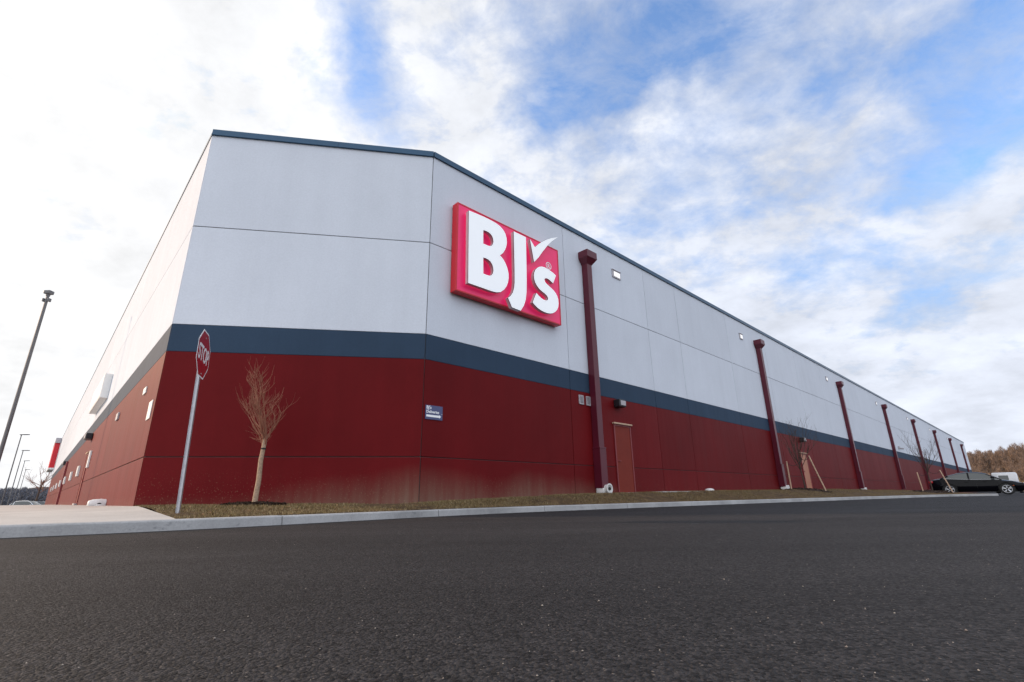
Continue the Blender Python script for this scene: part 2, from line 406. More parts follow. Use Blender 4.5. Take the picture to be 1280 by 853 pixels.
# personnel doors in the long wall
def door(s0, s1, z0, z1, F=FF, dm='door'):
    r = .0
    f = MB()
    f.box(F, s0, s0+.05, .0, .035, z0, z1, .004); f.box(F, s1-.05, s1, .0, .035, z0, z1, .004); f.box(F, s0+.05, s1-.05, .0, .035, z1-.05, z1, .004)
    lf = MB(); lf.box(F, s0+.054, s1-.054, .002, .018, z0+.02, z1-.054, .003)
    d = lf.build('door', M[dm], bld)
    f.build('door_frame', M['doorframe'], d)
    q = MB(); q.box(F, s0-.04, s1+.04, .0, .09, z1+.004, z1+.055, .006); q.build('drip_cap', M['wood'], d)
    q = MB(); q.lathe(F.p(s0+.13, .018, z0+1.0), F.ey, [(0, .03), (.01, .03), (.012, .012), (.05, .012)], 12); q.box(F, s0+.12, s0+.24, .045, .06, z0+.99, z0+1.01); q.build('handle', M['doorframe'], d)
    q = MB(); q.box(F, s0+.02, s1-.02, .0, .12, z0-.04, z0+.018, .006); q.build('threshold', M['galv'], d)
    for zz in (.25, 1.05, 1.8):
        q = MB(); q.tube([F.p(s1-.05, .028, z0+zz), F.p(s1-.05, .028, z0+zz+.11)], .011, 8); q.build('hinge', M['doorframe'], d)
    return d
door(7.378, 8.348, .395, 2.575)
door(25.55, 26.62, .50, 2.50, FF, 'door_tan')
# dark wall packs over the doors
def pack(F, s, z, w=.36, lensm='grey'):
    f = MB(); f.box(F, s, s+w, .0, .26, z, z+.26, .03); o = f.build('wall_lamp', M['black'], bld)
    q = MB(); q.box(F, s+.04, s+w-.03, .262, .275, z+.05, z+.21, .006); q.build('lens', M[lensm], o); return o
pack(FF, 7.50, 3.14); pack(FF, 25.95, 3.16)
# two louvred vents
for s in (5.66, 6.02):
    f = MB(); f.box(FF, s, s+.03, 0, .03, 3.04, 3.33); f.box(FF, s+.19, s+.22, 0, .03, 3.04, 3.33); f.box(FF, s+.03, s+.19, 0, .03, 3.30, 3.33); f.box(FF, s+.03, s+.19, 0, .03, 3.04, 3.07)
    for k in range(6):
        z = 3.075+k*.038; f.add([FF.p(s+.03, .026, z), FF.p(s+.19, .026, z), FF.p(s+.19, .006, z+.03), FF.p(s+.03, .006, z+.03)], [(0, 1, 2, 3)])
    f.build('vent', M['grey'], bld)
# small camera box on the long wall
f = MB(); f.box(FF, 55.6, 56.0, 0, .12, 4.35, 4.62, .02); f.tube([FF.p(55.8, .1, 4.4), FF.p(55.8, .42, 4.36)], .07, 8); f.build('camera_bracket', M['grey'], bld)
# left wall: white cabinet, wall packs, door, pale slots, notice plates, far red sign parapet
pack(FL, 17.0, 3.12, .9); pack(FL, 38.5, 3.15, 1.1)
dd = door(16.4, 17.4, .30, 2.45, FL)
q = MB(); q.box(FL, 15.0, 15.45, .002, .07, 1.75, 2.45, .01); q.build('fixture', M['white'], bld)
for s in (20.6, 26.9, 34.4, 42.0, 49.6, 57.2, 64.8):
    q = MB(); q.box(FL, s, s+.75, .002, .09, 1.62, 2.12, .01); q.box(FL, s+.1, s+.65, .09, .1, 1.7, 2.04, .003); q.build('fixture', M['white'], bld)
q = MB(); q.box(FL, .28, .72, .002, .02, 2.02, 2.42, .004); q.build('notice_plate', M['white'], bld)
q = MB(); q.box(FL, 1.75, 2.15, .002, .03, 2.80, 2.96, .006); q.build('notice_plate', M['white'], bld)
q = MB(); q.box(FL, 6.95, 7.45, .002, .05, 2.80, 3.02, .006); q.build('notice_plate', M['grey'], bld)
q = MB(); q.box(FL, 37.2, 37.6, .002, .12, .0, 3.3, .01); q.build('conduit', M['doorframe'], bld)

# ================================================================== SIGNS
EF = .25; EL = .42
sg = empty('store_logo_sign', FF.p(2.68, 0, 5.32))
tag(sg, 'large square red sign with raised white BJ\'s letters, high on the white wall', 'store sign')
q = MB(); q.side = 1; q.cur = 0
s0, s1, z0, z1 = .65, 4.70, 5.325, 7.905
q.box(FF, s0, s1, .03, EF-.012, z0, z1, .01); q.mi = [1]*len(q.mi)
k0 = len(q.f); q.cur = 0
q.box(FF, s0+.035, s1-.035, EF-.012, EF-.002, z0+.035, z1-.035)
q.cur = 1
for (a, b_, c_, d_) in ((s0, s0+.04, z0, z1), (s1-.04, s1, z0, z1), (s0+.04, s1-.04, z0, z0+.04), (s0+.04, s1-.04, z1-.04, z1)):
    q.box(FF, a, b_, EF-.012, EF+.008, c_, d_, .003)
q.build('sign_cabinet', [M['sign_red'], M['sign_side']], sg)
for (a, z) in ((1.1, 5.5), (4.2, 5.5), (1.1, 7.6), (4.2, 7.6)):
    q = MB(); q.box(FF, a, a+.08, 0, .03, z, z+.12); q.build('bracket', M['galv'], sg)
Bo = [(0.909, 7.671), (1.25, 7.69), (1.50, 7.70), (1.72, 7.695), (1.90, 7.68), (2.05, 7.64), (2.168, 7.567), (2.24, 7.48), (2.283, 7.36), (2.294, 7.226), (2.275, 7.11), (2.225, 6.98), (2.145, 6.84), (2.017, 6.718), (2.09, 6.685), (2.158, 6.633), (2.235, 6.54), (2.30, 6.42), (2.345, 6.267), (2.345, 6.12), (2.315, 5.98), (2.262, 5.86), (2.17, 5.73), (2.037, 5.615), (1.88, 5.565), (1.7, 5.552), (1.45, 5.55), (0.925, 5.55)]
Bh1 = [(1.417, 7.275), (1.52, 7.29), (1.60, 7.285), (1.67, 7.265), (1.735, 7.215), (1.775, 7.14), (1.785, 7.06), (1.765, 6.975), (1.72, 6.91), (1.65, 6.87), (1.57, 6.86), (1.419, 6.862)]
Bh2 = [(1.422, 6.446), (1.52, 6.453), (1.60, 6.445), (1.68, 6.41), (1.74, 6.345), (1.775, 6.26), (1.782, 6.17), (1.765, 6.09), (1.72, 6.02), (1.65, 5.98), (1.56, 5.97), (1.424, 5.97)]
J = [(2.57, 7.69), (3.074, 7.69), (3.068, 6.9), (3.06, 6.3), (3.04, 5.9), (3.0, 5.66), (2.92, 5.46), (2.79, 5.27), (2.457, 5.285), (2.314, 5.525), (2.42, 5.62), (2.50, 5.74), (2.55, 5.88), (2.575, 6.06), (2.58, 6.3), (2.578, 7.0)]
CH = [(3.246, 7.693), (3.35, 7.60), (3.449, 7.49), (3.60, 7.645), (3.777, 7.803), (3.99, 7.96), (4.22, 8.10), (4.54, 8.255), (4.39, 8.13), (4.234, 7.99), (4.06, 7.81), (3.904, 7.618), (3.75, 7.42), (3.60, 7.21), (3.398, 6.985), (3.317, 7.36)]
S_ = [(4.359, 6.845), (4.22, 6.90), (4.071, 6.935), (3.95, 6.955), (3.85, 6.96), (3.73, 6.945), (3.62, 6.90), (3.52, 6.83), (3.44, 6.74), (3.39, 6.64), (3.368, 6.53), (3.38, 6.42), (3.42, 6.32), (3.49, 6.235), (3.59, 6.165), (3.70, 6.12), (3.83, 6.08), (3.91, 6.04), (3.95, 5.99), (3.955, 5.94), (3.92, 5.895), (3.85, 5.87), (3.76, 5.87), (3.65, 5.895), (3.54, 5.945), (3.452, 6.0), (3.282, 5.657), (3.38, 5.59), (3.50, 5.535), (3.63, 5.50), (3.76, 5.482), (3.90, 5.482), (4.02, 5.50), (4.14, 5.54), (4.25, 5.61), (4.34, 5.70), (4.40, 5.81), (4.425, 5.93), (4.42, 6.05), (4.385, 6.15), (4.32, 6.235), (4.23, 6.30), (4.12, 6.35), (3.99, 6.40), (3.90, 6.44), (3.85, 6.48), (3.825, 6.53), (3.84, 6.58), (3.89, 6.61), (3.96, 6.62), (4.06, 6.60), (4.21, 6.535)]
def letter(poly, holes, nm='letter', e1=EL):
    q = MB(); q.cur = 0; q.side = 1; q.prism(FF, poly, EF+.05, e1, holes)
    o = q.build(nm, [M['letter_boost'], M['letter_side']], sg, recalc=False)
    # dark retainer edge just behind the face
    def grow(P, d):
        out = []; m_ = len(P); area = sum(P[i][0]*P[(i+1) % m_][1]-P[(i+1) % m_][0]*P[i][1] for i in range(m_)); sg_ = 1 if area > 0 else -1
        for i in range(m_):
            p0, p1, p2 = Vector(P[i-1]), Vector(P[i]), Vector(P[(i+1) % m_])
            n1 = Vector(((p1-p0).y, -(p1-p0).x)).normalized(); n2 = Vector(((p2-p1).y, -(p2-p1).x)).normalized()
            b_ = (n1+n2); b_ = b_.normalized() if b_.length > .1 else n1
            out.append(tuple(p1+b_*d*sg_))
        return out
    r = MB(); r.prism(FF, grow(poly, .006), e1-.026, e1-.012, [grow(h, -.006) for h in holes]); r.build('trim', M['black'], o, recalc=False)
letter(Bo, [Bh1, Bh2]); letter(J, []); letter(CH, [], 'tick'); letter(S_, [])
def textmesh(body, size, F, a, e, z, parent, mat, name='lettering', sx=1, depth=.002, bold=0, align='LEFT'):
    cu = bpy.data.curves.new('t', 'FONT'); cu.body = body; cu.size = size; cu.extrude = depth; cu.offset = bold; cu.align_x = align
    cu.resolution_u = 3
    to = bpy.data.objects.new('t', cu); col.objects.link(to); bpy.context.view_layer.update()
    me = bpy.data.meshes.new_from_object(to.evaluated_get(bpy.context.evaluated_depsgraph_get()))
    bpy.data.objects.remove(to)
    for v in me.vertices:
        x, y, zz = v.co; v.co = F.p(a+x*sx, e+zz, z+y)
    me.materials.clear(); me.materials.append(mat); me.name = name
    o = bpy.data.objects.new(name, me); col.objects.link(o); o.parent = parent; o.matrix_parent_inverse = WM(parent).inverted(); return o
rg = MB()
cx, cz = 4.22, 7.19
ring = [(cx+.125*math.cos(t*math.pi/14), cz+.125*math.sin(t*math.pi/14)) for t in range(28)]
ring2 = [(cx+.100*math.cos(t*math.pi/14), cz+.100*math.sin(t*math.pi/14)) for t in range(28)]
rg.prism(FF, ring, EF, EF+.012, [ring2]); rg.build('registered_mark', M['letter'], sg, recalc=False)
textmesh('R', .19, FF, cx-.055, EF+.004, cz-.068, sg, M['letter'], 'registered_mark', bold=.004)

# deliveries direction sign
dv = empty('deliveries_sign', FF.p(.30, 0, 2.03))
tag(dv, 'small navy plate reading BJ\'s Deliveries above a white arrow, on red wall by the corner', 'wall sign')
q = MB(); q.box(FF, .06, .535, .004, .02, 2.045, 2.37, .003); q.build('plate', M['navy'], dv)
textmesh("BJ's", .10, FF, .08, .022, 2.285, dv, M['letter'], bold=.002)
textmesh('Deliveries', .092, FF, .08, .022, 2.19, dv, M['letter'], bold=.002, sx=.95)
q = MB(); q.prism(FF, [(.085, 2.10), (.44, 2.10), (.44, 2.085), (.49, 2.125), (.44, 2.165), (.44, 2.15), (.085, 2.15)], .02, .0245); q.build('arrow', M['letter'], dv, recalc=False)
q = MB(); q.lathe(FF.p(.515, .02, 2.185), v3(n), [(0, .010), (.004, .010), (.005, .006)], 10); q.build('screw', M['galv'], dv)

# white box sign on the left wall
wb = empty('white_box_sign', FL.p(17, 0, 4.4))
tag(wb, 'blank white box cabinet projecting from the upper left wall', 'sign cabinet')
q = MB(); q.box(FL, 13.8, 19.2, .004, .27, 4.52, 5.56, .015); q.build('cabinet', M['white'], wb)
q = MB(); q.box(FL, 13.9, 19.1, .27, .282, 4.60, 5.48, .005); q.build('face', M['letter'], wb)
# far red entrance sign standing proud of the roofline
rs = empty('entrance_sign', FL.p(84, 0, 5))
tag(rs, 'distant red sign cabinet with grey cap projecting at the far left end of the building', 'store sign')
q = MB(); q.box(FL, 80, 88, .05, .62, 5.0, 8.3, .03); q.build('cabinet', M['sign_side'], rs)
q = MB(); q.box(FL, 79.8, 88.2, .03, .64, 8.31, 9.0, .03); q.build('cap', M['grey'], rs)
q = MB(); q.box(FL, 79.8, 88.2, .05, .66, 4.75, 4.99, .03); q.build('base_trim', M['white'], rs)

# ================================================================== GROUND
def bez(pts, nper=14):
    """Catmull-Rom through points"""
    P = [Vector(p) for p in pts]; P = [P[0]*2-P[1]]+P+[P[-1]*2-P[-2]]; out = []
    for i in range(1, len(P)-2):
        for k in range(nper):
            t = k/nper; a, b_, c_, d_ = P[i-1], P[i], P[i+1], P[i+2]
            out.append(.5*((2*b_)+(c_-a)*t+(2*a-5*b_+4*c_-d_)*t*t+(3*b_-a-3*c_+d_)*t**3))
    out.append(P[-2]); return out
kerb_pts = [(-40, -14.6), (-20, -3.6), (-11, 1.5), (-6.9, 4.05), (-5.2, 5.18), (-4.25, 5.95), (-3.45, 6.85), (-2.05, 8.75), (-.6, 10.45), (1.45, 12.35), (6.4, 16.3), (12.5, 20.9), (19.6, 26.2), (24.8, 29.75), (27.5, 30.75), (28.7, 30.65), (29.35, 31.0), (29.1, 31.75), (25.4, 35.3), (23.4, 37.2)]
K = bez(kerb_pts, 16)
def resample(P, step):
    out = [P[0]]; acc = 0
    L = [0]
    for i in range(1, len(P)): L.append(L[-1]+(P[i]-P[i-1]).length)
    m_ = int(L[-1]/step); j = 0
    out = []
    for k in range(m_+1):
        t = L[-1]*k/m_
        while j < len(L)-2 and L[j+1] < t: j += 1
        out.append(P[j].lerp(P[j+1], (t-L[j])/max(1e-9, L[j+1]-L[j])))
    return out, L[-1]
K, KL = resample(K, .25)
def nrm2(P, i):
    d = (P[min(i+1, len(P)-1)]-P[max(i-1, 0)]).normalized(); return Vector((-d.y, d.x))   # to the left of travel = building side
KI = [K[i]+nrm2(K, i)*.16 for i in range(len(K))]
KZ = .12
# kerb in cast lengths with narrow joints
mk = MB(); per = 12
i = 3
while i < len(K)-1:
    j = min(i+per, len(K)-1)
    ring = []
    for t in range(i, j+1):
        P, Q = K[t].copy(), KI[t].copy(); d = (K[min(t+1, len(K)-1)]-K[max(t-1, 0)]).normalized()
        if t == i: P += d*.007; Q += d*.007; kzj = KZ+random.uniform(-.003, .003)
        if t == j: P -= d*.007; Q -= d*.007
        nn = nrm2(K, t)
        prof = [(P-nn*.004, -.2), (P-nn*.004, 0.0), (P+nn*.006, kzj-.02), (P+nn*.014, kzj-.006), (P+nn*.03, kzj), (Q-nn*.002, kzj+.002), (Q, -.2)]
        ring.append([Vector((a.x, a.y, z)) for a, z in prof])
    m0 = len(ring[0]); vs = [p for r_ in ring for p in r_]; fs = []
    for a in range(len(ring)-1):
        for b_ in range(m0-1): fs.append((a*m0+b_, a*m0+b_+1, (a+1)*m0+b_+1, (a+1)*m0+b_))
    fs += [tuple(range(m0)), tuple(reversed(range((len(ring)-1)*m0, len(ring)*m0)))]
    mk.add(vs, fs); i = j
mk.build('kerb', M['kerb'], recalc=False); struct(bpy.data.objects['kerb'])
for p in bpy.data.objects['kerb'].data.polygons: p.use_smooth = False

# road: one big sheet at z=0 (kept out of the lower lot to the far left)
def sheet(name, pts, mat, z=None):
    q = MB(); q.add([Vector((p[0], p[1], p[2] if len(p) > 2 else z)) for p in pts], [tuple(range(len(pts)))]); o = q.build(name, mat, recalc=False); return struct(o)
far = 3000
gr = sheet('ground', [(-far, -far), (far, -far), (far, far), (-far, far)], M['soil'], -1.25)
# road polygon
rp = [(-60, -40), (120, -40), (150, 60), (120, 175), (60, 150)]
wl = B+u*70
rp += [(wl.x, wl.y+1.0), (B.x, B.y+1), (A.x, A.y+.6), (-12, 6), (-46, -12)]
q = MB(); 
from mathutils.geometry import tessellate_polygon
tr = tessellate_polygon([[Vector((p[0], p[1], 0)) for p in rp]])
q.add([Vector((p[0], p[1], 0)) for p in rp], [tuple(t) for t in tr]); kk = len(rp)
q.add([Vector((p[0], p[1], 0)) for p in rp]+[Vector((p[0]*1.03, p[1]*1.03, -1.3)) for p in rp], [(i, (i+1) % kk, (i+1) % kk+kk, i+kk) for i in range(kk)])
rd = struct(q.build('road', M['asphalt'], recalc=False))
import_bm = bmesh.new(); import_bm.from_mesh(rd.data)
for f in import_bm.faces:
    f.normal_update()
    if abs(f.normal.z) > .9 and f.normal.z < 0: f.normal_flip()
import_bm.to_mesh(rd.data); import_bm.free()

# find pad corner on inner kerb and build the turf verge (ruled, with a slight mound)
def nearest(P, q): return min(range(len(P)), key=lambda i: (P[i]-Vector(q)).length)
iC = nearest(KI, (-4.30, 6.55)); iN = nearest(KI, (28.9, 31.75))
anchors = [(iC, ('A', 0)), (nearest(KI, (-2.2, 8.9)), ('B', 0)), (nearest(KI, (1.3, 12.6)), ('F', 4.6)), (nearest(KI, (6.3, 16.5)), ('F', 11.4)),
           (nearest(KI, (19.5, 26.4)), ('F', 27)), (nearest(KI, (27.4, 31)), ('F', 35.5)), (iN, ('F', 36.6)), (len(KI)-1, ('F', 36.62))]
def wallpt(kind, s):
    if kind == 'A': return A.copy(), .25
    if kind == 'B': return B.copy(), .22
    return B+u*s, gz(s)
rows = []
for (i0, w0), (i1, w1) in zip(anchors, anchors[1:]):
    p0, zz0 = wallpt(*w0); p1, zz1 = wallpt(*w1)
    for i in range(i0, i1):
        t = (i-i0)/(i1-i0); rows.append((KI[i], p0.lerp(p1, t), zz0+(zz1-zz0)*t))
NT = 9
def surf(kp, wp, zw, t):
    p = kp.lerp(wp, t); h = KZ+.004; 
    tt = min(1, t*1.5); z = h+(zw-h)*(tt*tt*(3-2*tt))
    far_ = max(0, min(1, (kp.length-14)/12))
    z += .0*far_
    return Vector((p.x, p.y, z+.008*math.sin(p.x*5.1)*math.sin(p.y*4.3)*(1 if 0 < t < 1 else 0)))
vs = []; fs = []
for (kp, wp, zw) in rows:
    for k in range(NT+1): vs.append(surf(kp, wp, zw, k/NT))
for i in range(len(rows)-1):
    for k in range(NT): fs.append((i*(NT+1)+k, (i+1)*(NT+1)+k, (i+1)*(NT+1)+k+1, i*(NT+1)+k+1))
q = MB(); q.add(vs, fs); vg = struct(q.build('verge', M['turf'], smooth=True, recalc=False))
# concrete pad left of the turf
prow = []
Lmax = 46
wls = []
for i in range(iC, -1, -1):
    t = (iC-i)/iC; prow.append((KI[i], A.lerp(A+l*Lmax, t**.8)))
vs = []; fs = []; NP = 6
for (kp, wp) in prow:
    for k in range(NP+1):
        t = k/NP; p = kp.lerp(wp, t); tt = min(1, t*1.25); vs.append(Vector((p.x, p.y, KZ+.003+(.252-KZ)*tt)))
for i in range(len(prow)-1):
    for k in range(NP): fs.append((i*(NP+1)+k, i*(NP+1)+k+1, (i+1)*(NP+1)+k+1, (i+1)*(NP+1)+k))
# skirt at far edge down to the lower lot
last = [len(vs)-(NP+1)+k for k in range(NP+1)]
base = len(vs)
for k in last: p = vs[k]; vs.append(Vector((p.x-6, p.y+6, -1.0)))
for k in range(NP): fs.append((last[k], last[k+1], base+k+1, base+k))
q = MB(); q.add(vs, fs); pad = struct(q.build('pavement', M['pad'], smooth=False, recalc=False))
bmx = bmesh.new(); bmx.from_mesh(pad.data)
for f in bmx.faces:
    f.normal_update()
    if f.normal.z < 0: f.normal_flip()
bmx.to_mesh(pad.data); bmx.free()
sheet('parking_lot', [(-260, 20), (-44, 20), (-38, 44), (-60, 80), (-60, 260), (-260, 260)], M['lot'], -1.2)

from mathutils.kdtree import KDTree
kd = KDTree(len(vg.data.vertices))
for i_, v_ in enumerate(vg.data.vertices): kd.insert((v_.co.x, v_.co.y, 0), i_)
kd.balance()
def gnd(x, y):
    s_, w_ = 0, 0
    for co3, idx, dist in kd.find_n((x, y, 0), 4):
        k_ = 1/(dist+.02); s_ += vg.data.vertices[idx].co.z*k_; w_ += k_
    return s_/w_
# turf blades (stuff)
def blades(name, npts, sampler, hmin, hmax, w, mat, flat=.5):
    V = []; Fc = []
    for k in range(npts):
        p = sampler()
        if p is None: continue
        a = random.random()*6.283; h = random.uniform(hmin, hmax); ln = random.uniform(0, flat)*h
        b2 = random.random()*6.283; dx, dy = math.cos(a)*w/2, math.sin(a)*w/2
        i = len(V)
        V += [(p.x-dx, p.y-dy, p.z-.004), (p.x+dx, p.y+dy, p.z-.004), (p.x+math.cos(b2)*ln, p.y+math.sin(b2)*ln, p.z+h)]
        Fc.append((i, i+1, i+2))
    me = bpy.data.meshes.new(name); me.from_pydata(V, [], Fc); me.materials.append(mat); o = bpy.data.objects.new(name, me); col.objects.link(o)
    return tag(o, kind='stuff')
TREE1 = Vector((-4.845, 9.5))
cuml = []; acc = 0
for (kp, wp, zw) in rows:
    d = kp.length; acc += (kp-wp).length*(1.0/(1+(d/13)**2)); cuml.append(acc)
import bisect
def samp():
    r = random.random()*acc; i = min(bisect.bisect(cuml, r), len(rows)-2); f = random.random()
    a, b_ = rows[i], rows[i+1]; t = random.uniform(.0, 1)
    kp = a[0].lerp(b_[0], f); wp = a[1].lerp(b_[1], f); zw = a[2]+(b_[2]-a[2])*f
    p = surf(kp, wp, zw, t)
    q_ = Vector((p.x, p.y))
    if ((q_.x-TREE1.x)/.72)**2+((q_.y-TREE1.y)/.5)**2 < random.uniform(.75, 1.1): return None
    g_ = math.sin(p.x*2.3+1)*math.sin(p.y*1.7)+math.sin(p.x*.9+p.y*1.3)
    if g_+.7*math.sin(p.x*6.1+2)*math.sin(p.y*5.3) < random.uniform(-1.1, 1.0)-.35: return None
    return p
grs = blades('grass', 120000, samp, .012, .042, .012, M['blade'], 1.6)
grs['label'] = 'thin yellow brown winter grass along the foot of the wall'; grs['category'] = 'grass'
V = []; Fc = []
for k in range(900):
    p = samp()
    if p is None or p.length > 20: continue
    s_ = random.uniform(.012, .03); a_ = random.random()*6.28; dx, dy = math.cos(a_)*s_, math.sin(a_)*s_; i_ = len(V)
    V += [(p.x-dx, p.y-dy, p.z+.01), (p.x+dy*.5, p.y-dx*.5, p.z+.02), (p.x+dx, p.y+dy, p.z+random.uniform(.01, .04)), (p.x-dy*.5, p.y+dx*.5, p.z+.012)]; Fc.append((i_, i_+1, i_+2, i_+3))
me = bpy.data.meshes.new('fallen_leaves'); me.from_pydata(V, [], Fc); me.materials.append(M['leaf']); o = bpy.data.objects.new('fallen_leaves', me); col.objects.link(o); tag(o, kind='stuff')
# mulch mounds
def mulch(x, y, z, rx, ry, h, nchip, sc=1):
    q = MB(); N = 26; vs = [Vector((x, y, gnd(x, y)+h))]; fs = []
    for ring in range(1, 7):
        r = ring/6
        for k in range(N):
            a = 2*math.pi*k/N; rr = r*(1+.08*math.sin(3*a+x)+.05*math.sin(7*a))
            px_, py_ = x+rx*rr*math.cos(a), y+ry*rr*math.sin(a)
            vs.append(Vector((px_, py_, gnd(px_, py_)+h*(1-r*r)+.012-.04*(ring == 6)+random.uniform(-.006, .006))))
    for k in range(N): fs.append((0, 1+k, 1+(k+1) % N))
    for ring in range(5):
        for k in range(N): a = 1+ring*N; fs.append((a+k, a+N+k, a+N+(k+1) % N, a+(k+1) % N))
    i0 = len(vs)
    for c_ in range(nchip):
        r = math.sqrt(random.random()); a = random.random()*6.283; p = Vector((x+rx*r*math.cos(a), y+ry*r*math.sin(a), 0)); p.z = gnd(p.x, p.y)+h*(1-r*r)+.018
        s = random.uniform(.012, .035)*sc; d1 = Vector((random.uniform(-1, 1), random.uniform(-1, 1), random.uniform(-.3, .6))).normalized()*s
        d2 = Vector((random.uniform(-1, 1), random.uniform(-1, 1), random.uniform(-.2, .5))).normalized()*s*.4
        j = len(vs); vs += [p-d1-d2, p+d1-d2, p+d1+d2, p-d1+d2]; fs.append((j, j+1, j+2, j+3))
    q.add(vs, fs); o = q.build('mulch', M['bark_chip'], recalc=False); tag(o, kind='stuff'); return o
mulch(TREE1.x, TREE1.y, .195, .6, .35, .04, 2400)

# loose gravel specks on the asphalt
V = []; Fc = []
for k in range(800):
    y = .75+random.random()**1.7*7.5; x = random.uniform(-1.15, 1.15)*y
    s = random.uniform(.001, .0028)*(1.4 if random.random() < .08 else 1); i = len(V)
    for d in ((-1, 0, 0), (1, 0, 0), (0, -1, 0), (0, 1, 0), (0, 0, 1)):
        V.append((x+d[0]*s*random.uniform(.6, 1.3), y+d[1]*s*random.uniform(.6, 1.3), .0015+d[2]*s*.9))
    for f in ((0, 2, 4), (2, 1, 4), (1, 3, 4), (3, 0, 4)): Fc.append(tuple(i+j for j in f))
me = bpy.data.meshes.new('loose_gravel'); me.from_pydata(V, [], Fc); me.materials.append(M['gravelbit'])
o = bpy.data.objects.new('loose_gravel', me); col.objects.link(o); tag(o, kind='stuff')
# low concrete covers and fittings by the wall
def tagm(o, label, cat, group=None): return tag(o, label, cat, group)
q = MB(); q.box(FF, 8.9, 11.9, .25, .7, .34, .435, .01); o = q.build('utility_cover', M['kerb']); tagm(o, 'low flat concrete slab in the grass right of the first door', 'concrete slab')
q = MB(); q.lathe(FF.p(12.95, .35, .44), (0, 0, 1), [(0, .17), (.05, .17), (.085, .13), (.10, .05)], 16); o = q.build('drain_cleanout', M['white'], smooth=True); tagm(o, 'small white round cleanout cap in the grass at the foot of the red wall', 'drain cap')
q = MB(); q.lathe(FL.p(5.15, .02, .30), v3(nl), [(-.02, .12), (.1, .135), (.26, .12), (.34, .09), (.36, .06)], 18)
q.box(FL, 4.98, 5.36, 0, .2, .2, .30, .02)
o = q.build('drain_spout', M['white'], smooth=True); tagm(o, 'rounded white drain spout low on the orange lit left wall above the pavement', 'drain spout')
q = MB(); q.lathe(FL.p(5.02, .14, .28), -v3(l)*1, [(0, .05), (.03, .048)], 14); q.build('opening', M['rubber'], o)

# ================================================================== STOP SIGN
sx, sy = -4.86, 7.45
st = empty('stop_sign', (sx, sy, .15)); LEAN = True; tag(st, 'octagonal red STOP sign on a galvanised post in the grass strip', 'stop sign')
w = Vector((-.335, .942, 0)); nn = Vector((.942, .335, 0))
FS = Frame((sx, sy, 0), w, nn)
q = MB()
# U-channel post (back pushed to -n)
q.box(FS, -.032, .032, -.012, -.006, .02, 2.93); q.box(FS, -.032, -.026, -.045, -.012, .02, 2.93); q.box(FS, .026, .032, -.045, -.012, .02, 2.93)
q.box(FS, -.045, -.032, -.047, -.043, .02, 2.93); q.box(FS, .032, .045, -.047, -.043, .02, 2.93)
q.build('post', M['galv'], st)
def octo(r): return [(r*math.cos(R(22.5+45*k)), 2.605+r*math.sin(R(22.5+45*k))) for k in range(8)]
q = MB(); q.prism(FS, octo(.415), -.003, .0); pl = q.build('plate', M['letter'], st, recalc=False)
q = MB(); q.prism(FS, octo(.39), .0, .0015); q.build('face', M['stopred'], pl, recalc=False)
textmesh('STOP', .36, FS, 0, .003, 2.48, pl, M['letter'], 'lettering', sx=.74, depth=.001, bold=.006, align='CENTER')
for z in (2.28, 2.88):
    q = MB(); q.lathe(FS.p(0, 0, z), nn, [(0, .012), (.008, .012), (.01, .006)], 8); q.build('bolt', M['galv'], pl)

st.rotation_euler = (0, R(-2.1), 0); st.scale = (1, 1, .985)
# ================================================================== LAMP POSTS
def lamp(x, y, z0, h, rz, arm):
    r = empty('lamp_post', (x, y, z0), rz)
    q = MB(); q.tube([(0, 0, .0), (0, 0, h)], [.072, .055], 10); q.build('pole', M['polegrey'], r, True, world=False)
    q = MB(); q.lathe((0, 0, 0), (0, 0, 1), [(0, .26), (.55, .26), (.6, .22)], 14); q.build('footing', M['kerb'], r, True, world=False)
    q = MB()
    if arm:
        q.box(W0, .03, .22, -.03, .03, h-.10, h-.04, .008); q.box(W0, .16, .95, -.19, .19, h-.12, h-.02, .03); q.box(W0, -.2, .08, -.06, .06, h-.13, h-.02, .01)
        q.build('lamp_head', M['polegrey'], r, False, world=False)
    else:
        q.box(W0, -.135, .135, -.12, .12, h+.08, h+.24, .03); q.box(W0, -.06, .06, -.06, .06, h-.02, h+.12, .03)
        q.build('lamp_head', M['polegrey'], r, False, world=False)
        for sgn in (-1, 1):
            f = MB(); f.box(W0, sgn*.11-.035, sgn*.11+.035, -.07, .07, h-.26, h-.11, .015); f.box(W0, min(0, sgn*.09), max(0, sgn*.09), -.02, .02, h-.21, h-.15)
            f.build('flood_lamp', M['polegrey'], r, False, world=False)
    return r
lp = [(-1.0395*19, 19, .2, 8.55, 0, False), (-1.0071*62, 62, -1.2, 10.0, 0, True), (-.9944*81, 81, -1.2, 10.0, 0, True), (-.985*101, 101, -1.2, 10, 0, True), (-.978*127, 127, -1.2, 10, 0, True)]
labs = ['tall grey lamp post with two small floods under its head, nearest and leftmost',
        'slim parking lot lamp post with a side arm, nearest of the far row of four',
        'slim parking lot lamp post, second from the left in the far row',
        'slim parking lot lamp post, third from the left in the far row',
        'slim parking lot lamp post, farthest and shortest looking of the row']
src = None
for i, a in enumerate(lp):
    if i < 2: o = lamp(*a); src = o
    else:
        o = src.copy(); col.objects.link(o); o.location = (a[0], a[1], a[2])
        for ch in list(src.children):
            k_ = ch.copy(); col.objects.link(k_); k_.parent = o
    tag(o, labs[i], 'lamp post', 'parking lot lamp posts')
